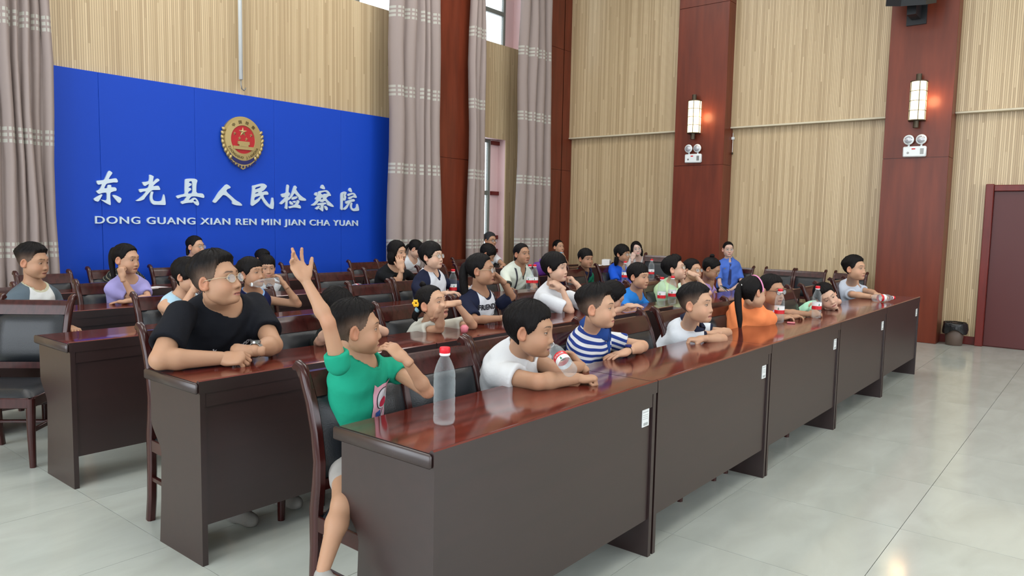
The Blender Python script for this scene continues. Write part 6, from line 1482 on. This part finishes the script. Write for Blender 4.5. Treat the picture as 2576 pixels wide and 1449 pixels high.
# 24 / 25 ---------------------------------------------------------------------------------------------------------------
p24 = person('p24', 'boy in white seen behind the drinking boy in the navy vest', HY(671, 670, 5.92), 12, -6, kind='c', hs=.88, yaw=0, w=.145, T=.42, skin='a', hair='fringe', lod=2, ra=.028, NB=HY(674, 710, 5.99), shirt=dict(col=WHITE, len=.6))
p25 = person('p25', 'black haired head farthest back behind the drinking boy', HY(662, 650, 7.18), 40, -8, kind='c', hs=.86, yaw=0, w=.145, T=.42, skin='a', hair='short', lod=2, ra=.028, shirt=dict(col=(.3, .3, .32), len=.6))
# 26 woman black ----------------------------------------------------------------------------------------------------------
p26 = person('p26', 'woman in a black T-shirt with her cheek on her hand', D(1000, 632, 7.30), 48, 0, 6, kind='w', hs=.90, yaw=0, w=.172, T=.50, skin='a', hair='bob', hairp=dict(chains=BOBCH, line=[(0, .066), (20, .060), (36, .046), (48, .018), (60, -.020), (76, -.060), (92, -.080), (108, -.088), (122, -.092), (140, -.095), (180, -.096)]), lod=1, ra=.031,
  NB=D(988, 678, 7.42), lean=(.16, .03), R=(D(1004, 707, 7.20), D(1010, 676, 7.18), 'cheek', IMG(-.2, .9, .1), IMG(.2, 0, -.9), dict(S=D(962, 694, 7.30))), L=(P_(1040, 705), P_(1012, 712), 'relaxed', IMG(-1, 0, 0), UP, dict(S=D(1022, 688, 7.6))),
  shirt=dict(col=(.008, .009, .010), len=.75, flare=1.5))
p27 = person('p27', 'woman in white looking down beside the woman in black', HY(1046, 625, 7.15), 82, -34, kind='w', hs=.95, yaw=0, w=.165, T=.50, skin='c', hair='tiedfringe', hairp=dict(chains=LOWPONY), lod=2, ra=.030, NB=HY(1038, 654, 7.22), shirt=dict(col=(.58, .60, .62), len=.65))
# 28 tall raglan boy ---------------------------------------------------------------------------------------------------------
p28 = person('p28', 'tall boy with glasses in a navy and white raglan shirt, third row', D(1086, 642, 6.02), 58, 6, kind='c', hs=.92, yaw=5, w=.165, T=.48, skin='c', hair='bowl', hairp=dict(top=.021, line=[(0, .046), (20, .044), (36, .040), (48, .020), (60, -.010), (80, -.020), (94, .008), (108, -.012), (122, -.060), (140, -.085), (180, -.092)]), lod=1, ra=.031, glasses='gold',
  NB=D(1082, 688, 6.12), R=(P_(1075, 745, -1), P_(1120, 738), 'relaxed', IMG(1, .1, .1), UP, dict(S=D(1048, 720, 6.02))), L=(P_(1185, 728), P_(1150, 728), 'fist', IMG(-1, .1, -.1), UP, dict(S=D(1120, 712, 6.30))),
  shirt=dict(col=(.58, .60, .64), sleeve=NAVY, collar=NAVY, neck='v', vdepth=.05, len=.8, flare=1.5, rag=.50))
# back rows right ---------------------------------------------------------------------------------------------------------------
p29 = person('p29', 'man in glasses and white T-shirt by the window', D(1233, 603, 10.9), 45, 0, kind='m', hs=.96, yaw=0, w=.19, T=.53, skin='b', hair='short', hairp=dict(col=(.025, .025, .028)), lod=2, ra=.036, glasses='dark', NB=D(1228, 632, 11.0), shirt=dict(col=(.60, .61, .63), len=.6), L=(P_(1268, 668, -1), P_(1255, 680, -1), 'relaxed', None, UP))
p30 = person('p30', 'dark haired person bowing in front of the man by the window', HY(1228, 637, 6.12), 80, -32, kind='w', hs=.98, yaw=0, w=.160, T=.46, skin='b', hair='bowl', lod=2, ra=.030, shirt=dict(col=(.05, .05, .07), len=.6))
p31 = person('p31', 'woman in a cream V neck top with black trim', HY(1313, 637, 4.86), 42, 6, kind='w', hs=.93, yaw=-8, w=.185, T=.50, skin='d', hair='tied', hairp=dict(chains=LOWPONY, top=.010), lod=1, ra=.036, NB=HY(1306, 673, 4.93),
  shirt=dict(col=(.56, .60, .52), neck='v', vdepth=.09, collar=(.05, .055, .05), cuff=(.05, .055, .05), cw=.007, len=.72, flare=1.4), R=(P_(1278, 730, -1), P_(1310, 738, -1), 'relaxed', None, UP), L=(P_(1345, 725, -1), P_(1330, 738, -1), 'relaxed', None, UP))
p32 = person('p32', 'woman with a blue face mask pulled under her chin in the corner', HY(1405, 620, 7.10), 42, 8, kind='w', hs=.98, yaw=0, w=.165, T=.50, skin='a', hair='tied', lod=2, ra=.030, NB=HY(1402, 651, 7.17), shirt=dict(col=(.15, .15, .2), len=.6),
  L=(P_(1428, 665, -1), P_(1420, 650, -1), 'loose', IMG(-.5, .8, 0), IMG(.5, 0, -.8)))
mk = MB(); mk.lathe([(.0, .0), (.045, .004), (.052, .03), (.05, .055)], 16, cap=False); V = [p32['loc'](np.array([v[0] * .95, v[1] * .75 + .050, v[2] - .145])) - p32['base'] for v in mk.v]; newmesh('face_mask', V, mk.f, mat('mask_blue', (.22, .42, .58), .7), p32['root'], smooth=True)
p33 = person('p33', 'boy in a green polo with navy collar in the third row', HY(1474, 649, 4.74), 38, 0, kind='c', hs=.92, yaw=-15, w=.145, T=.42, skin='d', hair='fringe', hairp=dict(top=.019, side=.012), lod=1, ra=.029, NB=HY(1471, 685, 4.81), shirt=dict(col=(.010, .15, .085), neck='polo', collar=(.014, .018, .05), len=.7))
p34 = person('p34', 'girl in glasses and royal blue T-shirt with shoulder length hair', HY(1566, 637, 4.78), 58, 0, kind='c', hs=.94, yaw=5, w=.155, T=.46, skin='b', hair='bowl', hairp=dict(chains=[([(sx * .06 * math.sin(math.radians(t)), -.02 + .075 * math.cos(math.radians(t)), -.04), (sx * .062 * math.sin(math.radians(t)), -.035 + .062 * math.cos(math.radians(t)), -.11), (sx * .06 * math.sin(math.radians(t)), -.045 + .055 * math.cos(math.radians(t)), -.16)], (.020, .024, .006)) for sx in (1, -1) for t in (100, 125, 150, 175)]), lod=1, ra=.030, glasses='gold',
  NB=HY(1563, 673, 4.85), shirt=dict(col=(.012, .085, .55), len=.85, flare=1.7, loose=.022), R=(P_(1550, 712, -1), P_(1580, 712, -1), 'relaxed', None, UP), L=(P_(1592, 705, -1), P_(1588, 712, -1), 'relaxed', None, UP))
p35 = person('p35', 'woman in a white jacket with her hand at her chin in the back corner', D(1601, 625, 11.35), 12, 4, 8, kind='w', hs=.93, yaw=-50, w=.165, T=.50, skin=(.62, .43, .36), hair='bob', hairp=dict(chains=BOBCH, part=1), lod=2, ra=.030, NB=D(1605, 652, 11.4), glasses='gold',
  shirt=dict(col=(.58, .56, .56), neck='v', vdepth=.08, len=1.0, flare=1.4), R=(P_(1588, 680, -1), P_(1591, 652, -1), 'loose', IMG(.2, .9, 0), IMG(-.3, 0, -.8)), L=(P_(1630, 678, -1), P_(1600, 685, -1), 'relaxed', None, UP))
p36 = person('p36', 'woman in a blue uniform shirt and navy tie seated by the wall', D(1832, 626, 10.35), 14, 2, kind='w', hs=.90, yaw=-52, w=.165, T=.52, skin=(.56, .37, .29), hair='tied', lod=1, ra=.030, glasses='gold', NB=D(1833, 657, 10.42), lean=(.03, 0), seat=.52,
  shirt=dict(col=(.07, .15, .52), neck='polo', collar=(.08, .17, .55), vdepth=.01, open=.75, len=.75, flare=1.5), pants=dict(col=(.015, .017, .028), len=1.8),
  R=(P_(1810, 712, -1), P_(1816, 730, -1), 'grip', IMG(.5, .0, -.5), UP, dict(S=D(1808, 676, 10.35))), L=(P_(1866, 712, -1), P_(1838, 730, -1), 'grip', IMG(-.8, 0, -.4), UP, dict(S=D(1858, 676, 10.45))))
def tie_on(res, m):
    put, sh = body_patch(res, 0, .03, 0, 0, 0, '', off=.006); V = []; rows = [(.010, .0, .012), (.014, -.02, .010), (.009, -.03, .009), (.016, -.12, .0), (.021, -.24, .0), (.022, -.30, 0), (.001, -.325, 0)]
    for hw, z, dx in rows:
        for x in (-hw, 0, hw): V.append(put(x, z))
    F = [(i * 3 + k, i * 3 + k + 1, (i + 1) * 3 + k + 1, (i + 1) * 3 + k) for i in range(len(rows) - 1) for k in range(2)]
    o = newmesh('neck_tie', V, F, m, sh); md = o.modifiers.new('s', 'SOLIDIFY'); md.thickness = .006; md.offset = 1
tie_on(p36, mat('tie_navy', (.012, .02, .10), .6)); chest_poly(p36, oval(0, 0, .010, .007), -.075, .12, M_gold)
ph = D(1823, 727, 9.9); r = empty('mobile_phone', ph); auto_smooth(MB().box(-.038, .038, -.006, .006, -.07, .07, bev=.005).build('phone_body', M_black, r)); MB().box(-.039, .039, .006, .010, -.071, .071, bev=.002).build('phone_case', M_label, r); r.rotation_euler = (math.radians(-50), 0, math.radians(40)); tag(r, 'phone in a white case in the hands of the woman in uniform', 'phone')

put, sh_ = body_patch(p31, 0, 0, 0, 0, 0, '', off=.006); chest_poly(p31, [(-.105, .03), (-.088, .03), (-.055, -.25), (-.072, -.25)], 0, .04, M_printdark, off=.006, nm='bag_strap')
